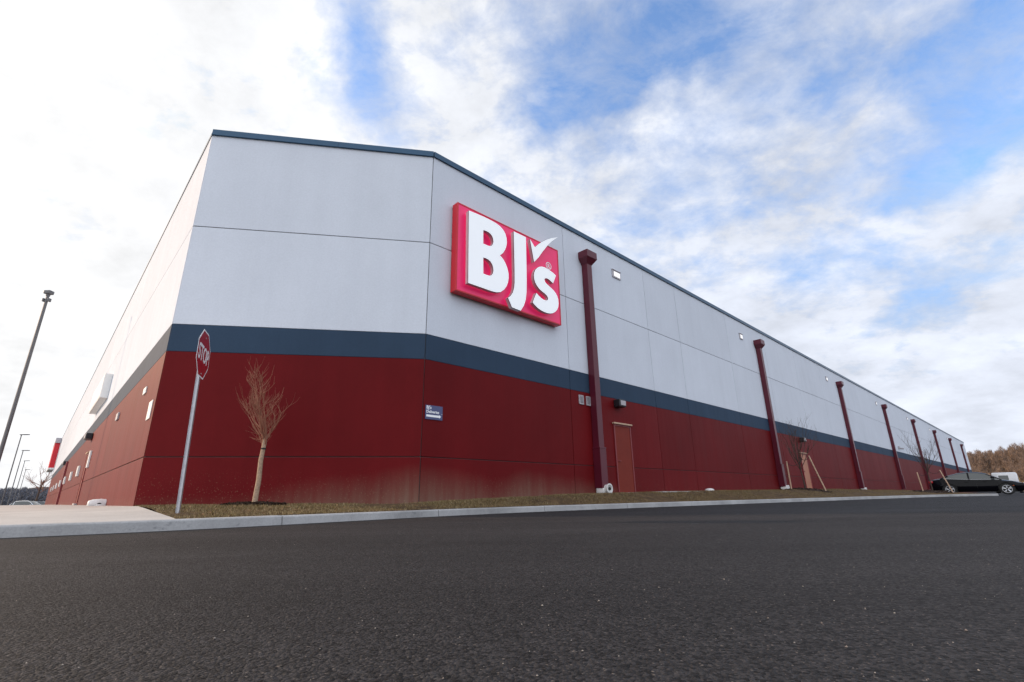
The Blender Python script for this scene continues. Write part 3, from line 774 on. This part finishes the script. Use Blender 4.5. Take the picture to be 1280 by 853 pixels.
# turn the near head so its length is across the view
# ================================================================== TREES
def twig(m_, p, d, ln, r, depth, spread, upw, nseg=3, kids=(2, 3)):
    pts = [p.copy()]; dd = d.normalized()
    for k in range(nseg):
        dd = (dd+Vector((random.uniform(-1, 1), random.uniform(-1, 1), random.uniform(-.6, 1)))*.13+Vector((0, 0, upw))*.18).normalized()
        pts.append(pts[-1]+dd*ln/nseg)
    m_.tube(pts, [r*(1-.55*k/nseg) for k in range(nseg+1)], 4 if r < .012 else 6, cap=False)
    if depth <= 0: return
    for k in range(random.randint(*kids)):
        t = random.uniform(.25, 1); i = min(int(t*nseg), nseg-1); q_ = pts[i].lerp(pts[i+1], t*nseg-i)
        a = Vector((random.uniform(-1, 1), random.uniform(-1, 1), random.uniform(-.2, .9))).normalized()
        twig(m_, q_, (dd*(1-spread)+a*spread), ln*random.uniform(.5, .8), r*.55, depth-1, spread, upw, nseg, kids)
def young_tree():
    x, y, z = TREE1.x, TREE1.y, .2
    r = empty('young_tree', (x, y, z)); tag(r, 'small bare young tree with pale trunk in dark mulch before the red corner wall', 'tree')
    q = MB(); P = [(x, y, z-.03), (x+.008, y, z+.12), (x+.02, y+.01, z+.5), (x+.012, y, z+.85), (x+.035, y+.0, z+1.18), (x+.04, y, z+1.32)]
    q.tube(P, [.058, .048, .044, .041, .038, .028], 12); q.build('trunk', M['bark'], r, True)
    q = MB(); q.lathe((x+.033, y, z+1.06), (0, 0, 1), [(0, .044), (.03, .044)], 12); q.build('tie', M['rubber'], r)
    f = MB(); random.seed(21)
    for k in range(13):
        a = k*2.4+random.uniform(-.35, .35); inner = k % 4 == 0
        outw = random.uniform(.06, .16) if inner else random.uniform(.16, .46)
        h = random.uniform(1.1, 1.42) if inner else random.uniform(.6, 1.2)
        p0 = Vector((x+.038, y, z+1.05+random.uniform(0, .25)))
        dirx, diry = math.cos(a), math.sin(a); pts = [p0]; wob = random.uniform(-.8, .8)
        for t in (.15, .32, .5, .7, .88, 1.0):
            rad = outw*min(1.0, 1.75*t**1.1)*(1+.06*math.sin(9*t+a)); aa = a+wob*t
            pts.append(Vector((p0.x-.36*t**1.3+math.cos(aa)*rad+random.uniform(-.025, .025), p0.y+math.sin(aa)*rad*.9, p0.z+h*t**1.08+random.uniform(-.01, .01))))
        f.tube(pts, [.022, .016, .012, .009, .0065, .004, .0018], 6, cap=False)
        for j in range(1, 6):
            for _ in range(random.randint(1, 4)):
                q_ = pts[j].lerp(pts[j+1], random.random()); aa = a+random.uniform(-1.9, 1.9)
                d = Vector((math.cos(aa)*.95, math.sin(aa)*.95, random.uniform(.35, .9)))
                twig(f, q_, d, random.uniform(.12, .36), .0046, 1, .55, 1.1, 4, (1, 3))
    for k in range(9):   # few drooping dead sprigs lower left
        p0 = Vector((x+.02, y, z+1.15+random.uniform(-.05, .15)))
        twig(f, p0, Vector((random.uniform(-1, .7), random.uniform(-.6, .6), random.uniform(.1, .6))), random.uniform(.2, .42), .005, 1, .6, .2)
    f.build('crown', M['twig'], r, recalc=False)
young_tree()

def staked_tree(x, y, z, h, label, cat='tree', stakes=(), seed=1, lean=-.25):
    random.seed(seed); z = gnd(x, y)+.02
    r = empty('staked_tree', (x, y, z)); tag(r, label, cat, 'staked trees on the verge')
    q = MB(); q.tube([(x, y, z-.05), (x+lean*.1, y, z+h*.2), (x+lean*.3, y, z+h*.42)], [.045, .036, .028], 8); q.build('trunk', M['darkbark'], r, True)
    f = MB(); p0 = Vector((x+lean*.3, y, z+h*.38))
    for k in range(9):
        a = k*2.4; o_ = random.uniform(.25, .95); d = Vector((math.cos(a)*o_, math.sin(a)*o_, 1.0+random.uniform(-.2, .5)))
        twig(f, p0+Vector((0, 0, random.uniform(-.1, .25))), d, h*random.uniform(.34, .56), .02, 3, .42, .5, 4, (2, 3))
    f.build('crown', M['darkbark'], r, recalc=False)
    for (bx, by, tx, ty, hh) in stakes:
        s = MB(); s.tube([(bx, by, gnd(bx, by)-.1), (tx, ty, z+hh)], [.034, .032], 8); s.build('stake', M['wood'], r)
    for (bx, by, tx, ty, hh) in stakes:
        t = MB(); a = Vector((tx, ty, z+hh-.08)); b_ = Vector((x+lean*.2, y, z+hh-.05)); m2 = (a+b_)/2-Vector((0, 0, .16))
        t.tube([a, a.lerp(m2, .5)-Vector((0, 0, .04)), m2, m2.lerp(b_, .5)-Vector((0, 0, .03)), b_], .012, 5)
        t.build('tie', M['rubber'], r)
    mulch(x, y, z, 1.2, .7, .06, 500, 1.5)
Yt = 25.0
staked_tree(.5735*Yt, Yt, .42, 2.5, 'dark bare tree tied between two leaning timber stakes beside the second door', stakes=[(.5455*Yt, Yt, .5435*Yt, Yt-.1, 1.35), (.6095*Yt, Yt-.2, .592*Yt, Yt, 1.62)], seed=5)
Yt = 32.4
staked_tree(.8215*Yt, Yt, .40, 2.7, 'taller bare tree tied between two stakes, just left of the black sedan', stakes=[(.803*Yt, Yt, .8*Yt, Yt, 1.2), (.8535*Yt, Yt-.3, .846*Yt, Yt, 1.32)], seed=14, lean=-.1)

# ================================================================== VEHICLES
def car(name, label, loc, rz, paint, kind='sedan', cat='car', length=4.85, width=1.84, height=1.45):
    r = empty(name, loc, rz); tag(r, label, cat)
    hw = width/2
    if kind == 'sedan':
        top = [(-2.42, .62), (-2.38, .88), (-2.25, 1.0), (-1.9, 1.05), (-1.55, 1.07), (-1.0, 1.02), (0, .96), (.95, .95), (1.35, .90), (1.8, .82), (2.15, .72), (2.35, .60), (2.43, .48)]
        roof = [(-1.78, 1.045), (-1.35, 1.25), (-.85, 1.40), (-.3, 1.455), (.2, 1.44), (.6, 1.34), (1.0, 1.12), (1.28, .92)]
        wb = (-1.40, 1.42); wr = .335
    else:
        top = [(-2.3, .7), (-2.28, 1.0), (-2.1, 1.08), (-1.0, 1.08), (.9, 1.06), (1.2, 1.03), (1.9, .95), (2.2, .8), (2.3, .6)]
        roof = [(-2.2, 1.07), (-2.0, 1.45), (-1.7, 1.66), (-.8, 1.72), (.1, 1.70), (.5, 1.55), (1.15, 1.05)]
        wb = (-1.35, 1.38); wr = .36
    def hwid(x): return hw*(1-.16*max(0, (abs(x)-1.6)/.85)**2)
    # lower body loft
    q = MB(); vs = []; fs = []; NS = 46; x0, x1 = top[0][0], top[-1][0]
    def zt(P, x):
        for (a, za), (b_, zb) in zip(P, P[1:]):
            if x <= b_: return za+(zb-za)*(x-a)/(b_-a)
        return P[-1][1]
    secs = []
    for k in range(NS+1):
        x = x0+(x1-x0)*k/NS; w_ = hwid(x); t_ = zt(top, x)
        endf = max(0, (abs(x)-2.1)/.35); zb = .20+.12*endf
        arch = 0
        for c_ in wb:
            dxx = abs(x-c_)
            if dxx < wr+.07: arch = max(arch, wr+math.sqrt(max(0, (wr+.07)**2-dxx*dxx)))
        side = [(w_*.90, max(zb, 0)), (w_*.985, max(.34, zb+.05)), (w_, .55), (w_*.985, .70), (w_*.93, t_-.05), (w_*.80, t_), (w_*.4, t_+.02)]
        row = []
        for (yy, zz) in side:
            if arch and zz < arch and yy > w_*.85: zz = min(arch, t_-.08)
            row.append((yy, min(zz, t_+.02)))
        secs.append([Vector((x, yy, zz)) for yy, zz in row]+[Vector((x, -yy, zz)) for yy, zz in reversed(row)])
    m0 = len(secs[0]); vs = [p for s_ in secs for p in s_]
    for a in range(NS):
        for b_ in range(m0): fs.append((a*m0+b_, a*m0+(b_+1) % m0, (a+1)*m0+(b_+1) % m0, (a+1)*m0+b_))
    fs += [tuple(range(m0)), tuple(reversed(range(NS*m0, (NS+1)*m0)))]
    q.add(vs, fs); body = q.build('body', M[paint], r, True, world=False)
    # greenhouse: glass loft + painted roof skin + pillars
    gx = [p[0] for p in roof]
    def gsec(x, z, inset): return z
    q = MB(); vs = []; fs = []
    for (x, z) in roof:
        zb_ = zt(top, x)-.03; hh = max(.015, z-zb_); yb = hwid(x)*.86; yt = hwid(x)*.86-.24*hh/.5
        vs += [Vector((x, yb, zb_)), Vector((x, yt+.02, z-.05*min(1, hh*3))), Vector((x, yt-.12, z)), Vector((x, -yt+.12, z)), Vector((x, -yt-.02, z-.05*min(1, hh*3))), Vector((x, -yb, zb_))]
    for a in range(len(roof)-1):
        for b_ in range(5): fs.append((a*6+b_, a*6+b_+1, (a+1)*6+b_+1, (a+1)*6+b_))
    q.add(vs, fs); gl = q.build('window_glass', M['glass'], r, True, world=False)
    q = MB(); ir = [i for i, (x, z) in enumerate(roof)]
    lo, hi = 1, len(roof)-3
    for a in range(lo, hi):
        for sgn in (0,):
            pass
    rv = []; rf = []
    for a in range(lo, hi+1):
        x, z = roof[a]; b6 = a*6
        rv += [vs[b6+1]+Vector((0, .008, .0)), vs[b6+2]+Vector((0, 0, .012)), vs[b6+3]+Vector((0, 0, .012)), vs[b6+4]+Vector((0, -.008, 0))]
    for a in range(hi-lo):
        for b_ in range(3): rf.append((a*4+b_, a*4+b_+1, (a+1)*4+b_+1, (a+1)*4+b_))
    q.add(rv, rf); q.build('roof', M[paint], r, True, world=False)
    # pillars
    q = MB()
    def onside(i, t, sgn, e=.012):
        a = vs[i*6], vs[i*6+1]; p = a[0].lerp(a[1], t); return Vector((p.x, sgn*(abs(p.y)+e), p.z))
    for sgn in (-1, 1):
        for (i0, i1, wd) in ((0, 1, .05), (len(roof)-1, len(roof)-3, .035)):
            seq = list(range(i0, i1+1)) if i1 > i0 else list(range(i0, i1-1, -1))
            q = MB(); q.tube([onside(i, 1.0, sgn, .0) for i in seq], wd, 6); q.build('pillar', M[paint], r, True, world=False)
        i = len(roof)//2-1
        q = MB(); q.tube([onside(i, 0, sgn, .0), onside(i, 1, sgn, .0)], .045, 6); q.build('pillar', M[paint], r, True, world=False)
    for sgn in (-1, 1):
        q = MB(); q.tube([Vector((x, sgn*(hwid(x)*.9+.0), zt(top, x)+.0)) for x in (-1.6, -1, -.4, .2, .8, 1.15)], .006, 5)
        q.build('window_trim', M['chrome'], r, world=False)
    for sgn in (-1, 1):
        q = MB(); q.box(W0, .78, .98, sgn*(hw+.04)-.09, sgn*(hw+.04)+.09, 1.0, 1.13, .03)
        q.build('mirror', M[paint], r, True, world=False)
    for sgn in (-1, 1):
        q = MB(); q.box(W0, 2.0, 2.30, sgn*.66-.16, sgn*.66+.16, .60, .70, .03)
        q.build('headlight', M['clear'], r, True, world=False)
    for sgn in (-1, 1):
        q = MB(); q.box(W0, -2.44, -2.2, sgn*.66-.18, sgn*.66+.18, .78, .92, .03)
        q.build('taillight', M['redlens'], r, True, world=False)
    for sgn in (-1, 1):
        for xx in (-.55, .35):
            q = MB(); q.box(W0, xx, xx+.18, sgn*(hw+.0)-.012, sgn*(hw+.0)+.022, .80, .825, .006); q.build('door_handle', M[paint], r, world=False)
        q = MB(); q.box(W0, 1.72, 1.8, sgn*(hw-.015)-.012, sgn*(hw-.015)+.014, .52, .56, .004)
        q.build('side_marker', M['amber'], r, world=False)
    for sgn in (-1, 1):
        for xx in (-1.02, .02, 1.02):
            q = MB(); q.box(W0, xx, xx+.012, sgn*(hw-.004)-.008, sgn*(hw-.004)+.008, .36, .70); q.build('door_gap', M['rubber'], r, world=False)
    q = MB(); q.box(W0, -2.1, 2.1, -hw+.22, hw-.22, .16, .6); q.build('underbody', M['rubber'], r, world=False)
    for cx_ in wb:
        for sgn in (-1, 1):
            t = MB(); t.lathe((cx_, sgn*(hw-.42), wr+.03), (0, sgn, 0), [(0, wr+.05), (.36, wr+.05)], 28); t.build('wheel_well', M['rubber'], r, world=False)
            t = MB(); y0 = sgn*(hw-.24)
            t.lathe((cx_, y0, wr), (0, sgn, 0), [(0, wr*.96), (.02, wr), (.20, wr), (.225, wr*.95), (.228, wr*.72), (.21, wr*.70)], 28)
            t_ = t.build('wheel', M['rubber'], r, True, world=False)
            s = MB(); s.lathe((cx_, y0, wr), (0, sgn, 0), [(.19, wr*.72), (.222, wr*.72), (.226, wr*.66), (.20, wr*.64), (.196, .05), (.22, .045), (.222, .01)], 28)
            sp = s.build('wheel_disc', M['black'], t_, False, world=False)
            s = MB()
            for k in range(5):
                a = k*2*math.pi/5+.3
                for da in (-.14, .14):
                    P = [Vector((cx_+math.cos(a+da*.6)*.05, y0+sgn*.215, wr+math.sin(a+da*.6)*.05)), Vector((cx_+math.cos(a+da)*wr*.69, y0+sgn*.222, wr+math.sin(a+da)*wr*.69))]
                    s.tube(P, [.024, .020], 5)
            n_ = 26; pts = [Vector((cx_+math.cos(2*math.pi*k/n_)*wr*.69, y0+sgn*.224, wr+math.sin(2*math.pi*k/n_)*wr*.69)) for k in range(n_+1)]
            s.tube(pts, .012, 5, cap=False)
            s.build('rim', M['alloy'], t_, False, world=False)
    return r
# black sedan: nose points away from the building
fw_, rw_ = Vector((31.95, 33.05)), Vector((29.95, 34.95))
hd = math.atan2(-.6892, .7245)
right = Vector((-.6892, -.7245))           # the side facing the camera
mid = (fw_+rw_)/2-right*.80
car('sedan', 'glossy black sedan parked beyond the end of the grass verge at right', (mid.x, mid.y, .06), math.atan2(-(fw_-rw_).length and (fw_-rw_).y, (fw_-rw_).x) if False else math.atan2((fw_-rw_).y, (fw_-rw_).x), 'carpaint')
car('suv', 'white SUV half hidden behind the pavement edge at far left', (-.952*80, 80, -.88), R(8), 'carwhite', 'suv')
car('sedan', 'dark blue car roof showing just right of the white SUV', (-.926*92, 92, -.95), R(20), 'carblue', 'suv')
# white van body in the distance behind the hood of the sedan
vx, vy = .972*56, 56
vn = empty('white_van', (vx, vy, 0), R(44)); tag(vn, 'distant white van with a small dark window, behind the bonnet of the black sedan', 'van')
q = MB(); q.box(W0, -2.6, 2.2, -.98, .98, .45, 2.12, .12); q.box(W0, 2.1, 2.9, -.95, .95, .45, 1.25, .12); q.build('body', M['carwhite'], vn, True, world=False)
for (a, b_) in ((1.35, 1.82),):
    q = MB(); q.box(W0, -2.62, -2.585, -.30, .45, a, b_, .02); q.build('window', M['glass'], vn, False, world=False)
for xx in (-1.7, 2.0):
    for sgn in (-1, 1):
        t = MB(); t.lathe((xx, sgn*.8, .38), (0, sgn, 0), [(0, .36), (.2, .38), (.22, .3)], 18); t.build('wheel', M['rubber'], vn, True, world=False)

# ================================================================== HILLS AND WOODS
def hill(name, cx, cy, rx, ry, h, rot, mat, z0=-1.3, nz=.5, fn=None):
    N, Mm = 46, 20; vs = [Vector((cx, cy, z0+h))]; fs = []
    ca, sa = math.cos(rot), math.sin(rot)
    for ring in range(1, Mm+1):
        r = ring/Mm
        for k in range(N):
            a = 2*math.pi*k/N; x, y = rx*r*math.cos(a), ry*r*math.sin(a)
            hh = h*(.5+.5*math.cos(math.pi*r))*(1+.10*math.sin(x*.05+y*.03)+.06*math.sin(x*.11))
            vs.append(Vector((cx+x*ca-y*sa, cy+x*sa+y*ca, z0+hh)))
    for k in range(N): fs.append((0, 1+k, 1+(k+1) % N))
    for ring in range(Mm-1):
        for k in range(N): a = 1+ring*N; fs.append((a+k, a+N+k, a+N+(k+1) % N, a+(k+1) % N))
    q = MB(); q.add(vs, fs); return struct(q.build(name, mat, smooth=True, recalc=False)), lambda x, y: _hz(x, y, cx, cy, rx, ry, h, rot, z0)
def _hz(x, y, cx, cy, rx, ry, h, rot, z0):
    dx, dy = x-cx, y-cy; ca, sa = math.cos(-rot), math.sin(-rot); a, b_ = dx*ca-dy*sa, dx*sa+dy*ca
    r = math.hypot(a/rx, b_/ry)
    if r >= 1: return z0
    return z0+h*(.5+.5*math.cos(math.pi*r))*(1+.10*math.sin(a*.05+b_*.03)+.06*math.sin(a*.11))
h1, hz1 = hill('hill', 1.02*235, 235, 150, 60, 15.5, R(-35), M['hillsoil'])
def mass(name, pts, mat, hmin, hmax, ntw, wtw, label=None):
    """bare woods: each tree a trunk sliver with a fuzz of thin upright twig slivers"""
    V = []; Fc = []
    def sl(p, q_, w_):
        i = len(V); d = Vector((random.uniform(-1, 1), random.uniform(-1, 1), 0)); d = d.normalized()*w_/2
        V.extend([tuple(p-d), tuple(p+d), tuple(q_)]); Fc.append((i, i+1, i+2))
    for (x, y, z) in pts:
        h = random.uniform(hmin, hmax); cr = h*.30; p = Vector((x, y, z-.5))
        sl(p, p+Vector((0, 0, h*.9)), wtw*2.2)
        for k in range(ntw):
            t = random.uniform(.25, .95); rr = cr*math.sin(math.pi*min(1, t*.85+.1))*math.sqrt(random.random()); a = random.random()*6.283
            b0 = p+Vector((math.cos(a)*rr*.5, math.sin(a)*rr*.5, h*t)); 
            b1 = b0+Vector((math.cos(a)*rr*.6+random.uniform(-.3, .3), math.sin(a)*rr*.6+random.uniform(-.3, .3), h*random.uniform(.07, .2)))
            sl(b0, b1, wtw*random.uniform(.6, 1.3))
    me = bpy.data.meshes.new(name); me.from_pydata(V, [], Fc); me.materials.append(mat); o = bpy.data.objects.new(name, me); col.objects.link(o)
    tag(o, label, None, None, 'stuff'); return o
random.seed(3)
pts = []
while len(pts) < 620:
    x = random.uniform(170, 330); y = random.uniform(165, 300); z = hz1(x, y)
    if z < .2 or x/y < .86 or x/y > 1.18: continue
    pts.append((x, y, z))
o = mass('woods', pts, M['woods'], 5.5, 8.2, 190, .14, 'brown leafless woods covering the hill behind the black sedan'); o['category'] = 'woods'
pts = []
while len(pts) < 420:
    y = random.uniform(110, 190); x = y*random.uniform(.86, 1.16); z = max(-1.2, hz1(x, y))
    pts.append((x, y, z))
o = mass('brush', pts, M['brush'], 1.6, 4.6, 90, .13, 'tawny scrub along the foot of the hill'); o['category'] = 'scrub'
# left distant ridge
hill('hill', -1.0*620, 640, 420, 150, 20, R(40), M['hillsoil'], -1.3)
pts = []
for k in range(700):
    y = random.uniform(190, 420); x = -y*random.uniform(.88, 1.08); pts.append((x, y, -1.3+ (y-190)*.035))
o = mass('far_woods', pts, M['woods_far'], 3.5, 7.8, 70, .30, 'leafless woods coloured blue grey for haze on the horizon behind the lamp posts'); o['category'] = 'woods'
# wooded rise added behind the viewer to give the black car dark reflections
h3, hz3 = hill('hill', 150, -120, 230, 60, 20, R(35), M['hillsoil'])
random.seed(4); pts = []
while len(pts) < 420:
    x = random.uniform(-40, 330); y = random.uniform(-260, 20); z = hz3(x, y)
    if z > 2: pts.append((x, y, z))
o = mass('woods', pts, M['woods'], 5, 9, 50, .4, 'leafless woods on the unseen rise added behind the viewer'); o['category'] = 'woods'
# single bare tree at left
random.seed(9)
tx, ty = -.941*95, 95
tr_ = empty('bare_tree', (tx, ty, -1.2)); tag(tr_, 'bare tree with spreading branches behind the white SUV, left of the building end', 'tree')
q = MB(); q.tube([(tx, ty, -1.3), (tx+.1, ty, 1), (tx+.2, ty, 3.0), (tx+.5, ty, 4.6)], [.22, .17, .13, .08], 8); q.build('trunk', M['darkbark'], tr_, True)
f = MB()
for k in range(11):
    a = k*2.4; twig(f, Vector((tx+.2, ty, 2.2+k*.2)), Vector((math.cos(a)*.9, math.sin(a)*.9, random.uniform(.3, 1.1))), random.uniform(1.6, 2.8), .055, 3, .5, .3, 4, (2, 3))
f.build('crown', M['twig'], tr_, recalc=False)

# ================================================================== CAMERA
f_px, pitch, roll = 606.28, R(17.849), R(-.828)
fwd = Vector((0, math.cos(pitch), math.sin(pitch))); up = Vector((0, -math.sin(pitch), math.cos(pitch))); rt = Vector((1, 0, 0))
rt2 = rt*math.cos(roll)+up*math.sin(roll); up2 = -rt*math.sin(roll)+up*math.cos(roll)
cam = bpy.data.cameras.new('camera'); co_ = bpy.data.objects.new('camera', cam); col.objects.link(co_)
mw = Matrix((rt2, up2, -fwd)).transposed().to_4x4(); mw.translation = Vector((0, 0, .32)); co_.matrix_world = mw
cam.sensor_width = 36; cam.lens = f_px/1280*36; cam.clip_start = .02; cam.clip_end = 6000
scn.camera = co_

# ================================================================== LIGHT
SUN_EL, saz = R(19), Vector((-.985, .15)).normalized()
sd = Vector((saz.x*math.cos(SUN_EL), saz.y*math.cos(SUN_EL), math.sin(SUN_EL)))
L = bpy.data.lights.new('sun', 'SUN'); L.energy = 3.05; L.angle = R(.9); L.color = (1, .69, .43)
lo = bpy.data.objects.new('sun', L); col.objects.link(lo); lo.rotation_euler = sd.to_track_quat('Z', 'Y').to_euler()
w = bpy.data.worlds.new('World'); scn.world = w; w.use_nodes = True; nt = w.node_tree
bg = nt.nodes['Background']; bg.inputs['Strength'].default_value = .1
sky = nt.nodes.new('ShaderNodeTexSky'); sky.sky_type = 'NISHITA'; sky.sun_disc = False
sky.sun_elevation = SUN_EL; sky.sun_rotation = math.atan2(saz.x, saz.y)
tc = nt.nodes.new('ShaderNodeTexCoord'); dirv = tc.outputs['Generated']
sepd = nt.nodes.new('ShaderNodeSeparateXYZ'); nt.links.new(dirv, sepd.inputs[0])
zc = math_(nt, 'ADD', math_(nt, 'MAXIMUM', sepd.outputs[2], .0), .34)
cb = nt.nodes.new('ShaderNodeCombineXYZ')
nt.links.new(math_(nt, 'DIVIDE', sepd.outputs[0], zc), cb.inputs[0]); nt.links.new(math_(nt, 'DIVIDE', sepd.outputs[1], zc), cb.inputs[1])
cp = cb.outputs[0]
mp_ = nt.nodes.new('ShaderNodeMapping'); nt.links.new(cp, mp_.inputs[0]); mp_.inputs['Rotation'].default_value = (0, 0, R(35)); mp_.inputs['Scale'].default_value = (1.0, 1.35, 1); coords_s = mp_.outputs[0]
nA = noise(nt, cp, 2.2, 8, .62, .4); nB = noise(nt, cp, 6.0, 8, .62, .3); nC = noise(nt, coords_s, 14, 8, .62, .2)
# openings in the cloud deck (directions of blue gaps)
warp = nt.nodes.new('ShaderNodeTexNoise'); warp.inputs['Scale'].default_value = 4.5; warp.inputs['Detail'].default_value = 5; nt.links.new(dirv, warp.inputs['Vector'])
wv = nt.nodes.new('ShaderNodeVectorMath'); wv.operation = 'MULTIPLY_ADD'; nt.links.new(warp.outputs['Color'], wv.inputs[0]); wv.inputs[1].default_value = (.30,)*3; wv.inputs[2].default_value = (-.15,)*3
wd = nt.nodes.new('ShaderNodeVectorMath'); wd.operation = 'ADD'; nt.links.new(wv.outputs[0], wd.inputs[0]); nt.links.new(dirv, wd.inputs[1])
wn = nt.nodes.new('ShaderNodeVectorMath'); wn.operation = 'NORMALIZE'; nt.links.new(wd.outputs[0], wn.inputs[0])
gaps = [((-0.2748, 0.5934, 0.7565), 0.05, 0.3), ((-0.2664, 0.6386, 0.7219), 0.05, 0.34), ((-0.2891, 0.6782, 0.6756), 0.045, 0.28), ((-0.2345, 0.7162, 0.6574), 0.05, 0.26), ((-0.213, 0.639, 0.7392), 0.04, 0.2), ((-0.1114, 0.7149, 0.6903), 0.05, 0.1), ((0.094, 0.6997, 0.7082), 0.05, 0.4), ((0.1423, 0.6733, 0.7255), 0.055, 0.42), ((0.2012, 0.6445, 0.7377), 0.05, 0.38), ((0.2621, 0.6136, 0.7448), 0.05, 0.42), ((0.3072, 0.5886, 0.7478), 0.045, 0.5), ((0.1813, 0.7101, 0.6804), 0.04, 0.25), ((0.0808, 0.7371, 0.6709), 0.03, 0.22), ((0.1347, 0.7695, 0.6243), 0.035, 0.2), ((0.0216, 0.656, 0.7544), 0.04, 0.15), ((0.3689, 0.5714, 0.7331), 0.04, 0.25), ((-0.047, 0.6232, 0.7806), 0.04, 0.15), ((0.6055, 0.6363, 0.4779), 0.04, 0.5), ((0.6329, 0.6091, 0.4779), 0.035, 0.35), ((0.6541, 0.6088, 0.4489), 0.03, 0.25), ((0.638, 0.6395, 0.429), 0.025, 0.2), ((0.6518, 0.4796, 0.5875), 0.05, 0.45), ((0.6571, 0.5144, 0.5511), 0.05, 0.38), ((0.6597, 0.5473, 0.515), 0.04, 0.3), ((0.6869, 0.5297, 0.4976), 0.04, 0.25), ((0.5129, 0.6151, 0.5988), 0.04, 0.14), ((0.4972, 0.7151, 0.4914), 0.03, 0.12), ((0.3153, 0.7597, 0.5688), 0.03, 0.16), ((0.2793, 0.8095, 0.5164), 0.03, 0.2), ((0.3481, 0.7948, 0.4971), 0.03, 0.16), ((0.5473, 0.7469, 0.3776), 0.03, 0.16), ((0.5035, 0.7829, 0.3655), 0.03, 0.13), ((0.6652, 0.7034, 0.2507), 0.04, 0.2), ((0.6362, 0.7243, 0.2657), 0.03, 0.14), ((0.6018, 0.719, 0.3478), 0.03, 0.1), ((0.085, 0.5328, 0.842), 0.12, 0.3), ((0.3257, 0.5236, 0.7873), 0.1, 0.3), ((-0.684, 0.5925, 0.4256), 0.04, 0.1)]
GA = .78; tot = None
for (d, sig, amp) in gaps:
    dp = nt.nodes.new('ShaderNodeVectorMath'); dp.operation = 'DOT_PRODUCT'; nt.links.new(wn.outputs[0], dp.inputs[0]); dp.inputs[1].default_value = d
    e = math_(nt, 'EXPONENT', math_(nt, 'MULTIPLY', math_(nt, 'SUBTRACT', dp.outputs['Value'], 1), 1/(sig*sig)))
    e = math_(nt, 'MULTIPLY', e, amp*GA); tot = e if tot is None else math_(nt, 'ADD', tot, e)
sundot = nt.nodes.new('ShaderNodeVectorMath'); sundot.operation = 'DOT_PRODUCT'; nt.links.new(dirv, sundot.inputs[0]); sundot.inputs[1].default_value = sd
glow = mapr(nt, sundot.outputs['Value'], -.1, .9, 0, 1)
dirv_y = sepd.outputs[1]
cov = math_(nt, 'ADD', math_(nt, 'ADD', math_(nt, 'MULTIPLY', nA, .55), math_(nt, 'MULTIPLY', nB, .75)), math_(nt, 'MULTIPLY', nC, .45))   # mean ~.88
cov = math_(nt, 'SUBTRACT', cov, tot)
cov = math_(nt, 'ADD', cov, mapr(nt, sepd.outputs[2], .05, .38, .25, 0))
cov = math_(nt, 'ADD', cov, mapr(nt, dirv_y, -.05, .3, .3, 0))
cov = math_(nt, 'ADD', cov, math_(nt, 'MULTIPLY', glow, .22))
cl0 = mapr(nt, cov, .48, .94, 0, 1)
veil = mapr(nt, noise(nt, coords_s, 5.5, 8, .68, .3), .40, .75, .0, .6)
cloud = math_(nt, "SUBTRACT", 1, math_(nt, "MULTIPLY", math_(nt, "SUBTRACT", 1, math_(nt, "POWER", cl0, 1.35)), math_(nt, "SUBTRACT", 1, veil)))
# cloud brightness: brighter toward the sun, soft grey undersides
cbn = noise(nt, cp, 4.2, 8, .6)
base = math_(nt, 'ADD', math_(nt, 'ADD', mapr(nt, cbn, .3, .7, 6.4, 9.2), mapr(nt, cov, .55, 1.0, -1.2, .6)), math_(nt, 'MULTIPLY', glow, 1.4))
low = mapr(nt, sepd.outputs[1], .15, -.45, 1.0, 1.6)   # unseen clouds behind the viewer, brightened to fill the shaded long wall
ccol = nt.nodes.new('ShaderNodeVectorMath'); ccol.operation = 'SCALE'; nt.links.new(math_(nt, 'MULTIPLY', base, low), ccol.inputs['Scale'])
nt.links.new(mixc(nt, glow, (.90, .955, 1.08), (1.0, 1.0, 1.0)), ccol.inputs[0])
skc = nt.nodes.new('ShaderNodeVectorMath'); skc.operation = 'MULTIPLY'; nt.links.new(sky.outputs[0], skc.inputs[0]); nt.links.new(mixc(nt, mapr(nt, sepd.outputs[2], .08, .45, 0, 1), (1.0, 1.0, 1.2), (2.5, 2.9, 3.5)), skc.inputs[1])
skm = nt.nodes.new('ShaderNodeVectorMath'); skm.operation = 'MINIMUM'; nt.links.new(skc.outputs[0], skm.inputs[0]); skm.inputs[1].default_value = (6, 7.5, 10)
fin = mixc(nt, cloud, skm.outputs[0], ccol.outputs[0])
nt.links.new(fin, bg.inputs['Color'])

scn.view_settings.view_transform = 'Standard'; scn.view_settings.look = 'None'; scn.view_settings.exposure = .1; scn.view_settings.gamma = 1
scn.view_settings.use_curve_mapping = False
scn.render.engine = 'CYCLES'; scn.cycles.max_bounces = 6
scn.render.resolution_x = 1024; scn.render.resolution_y = 682
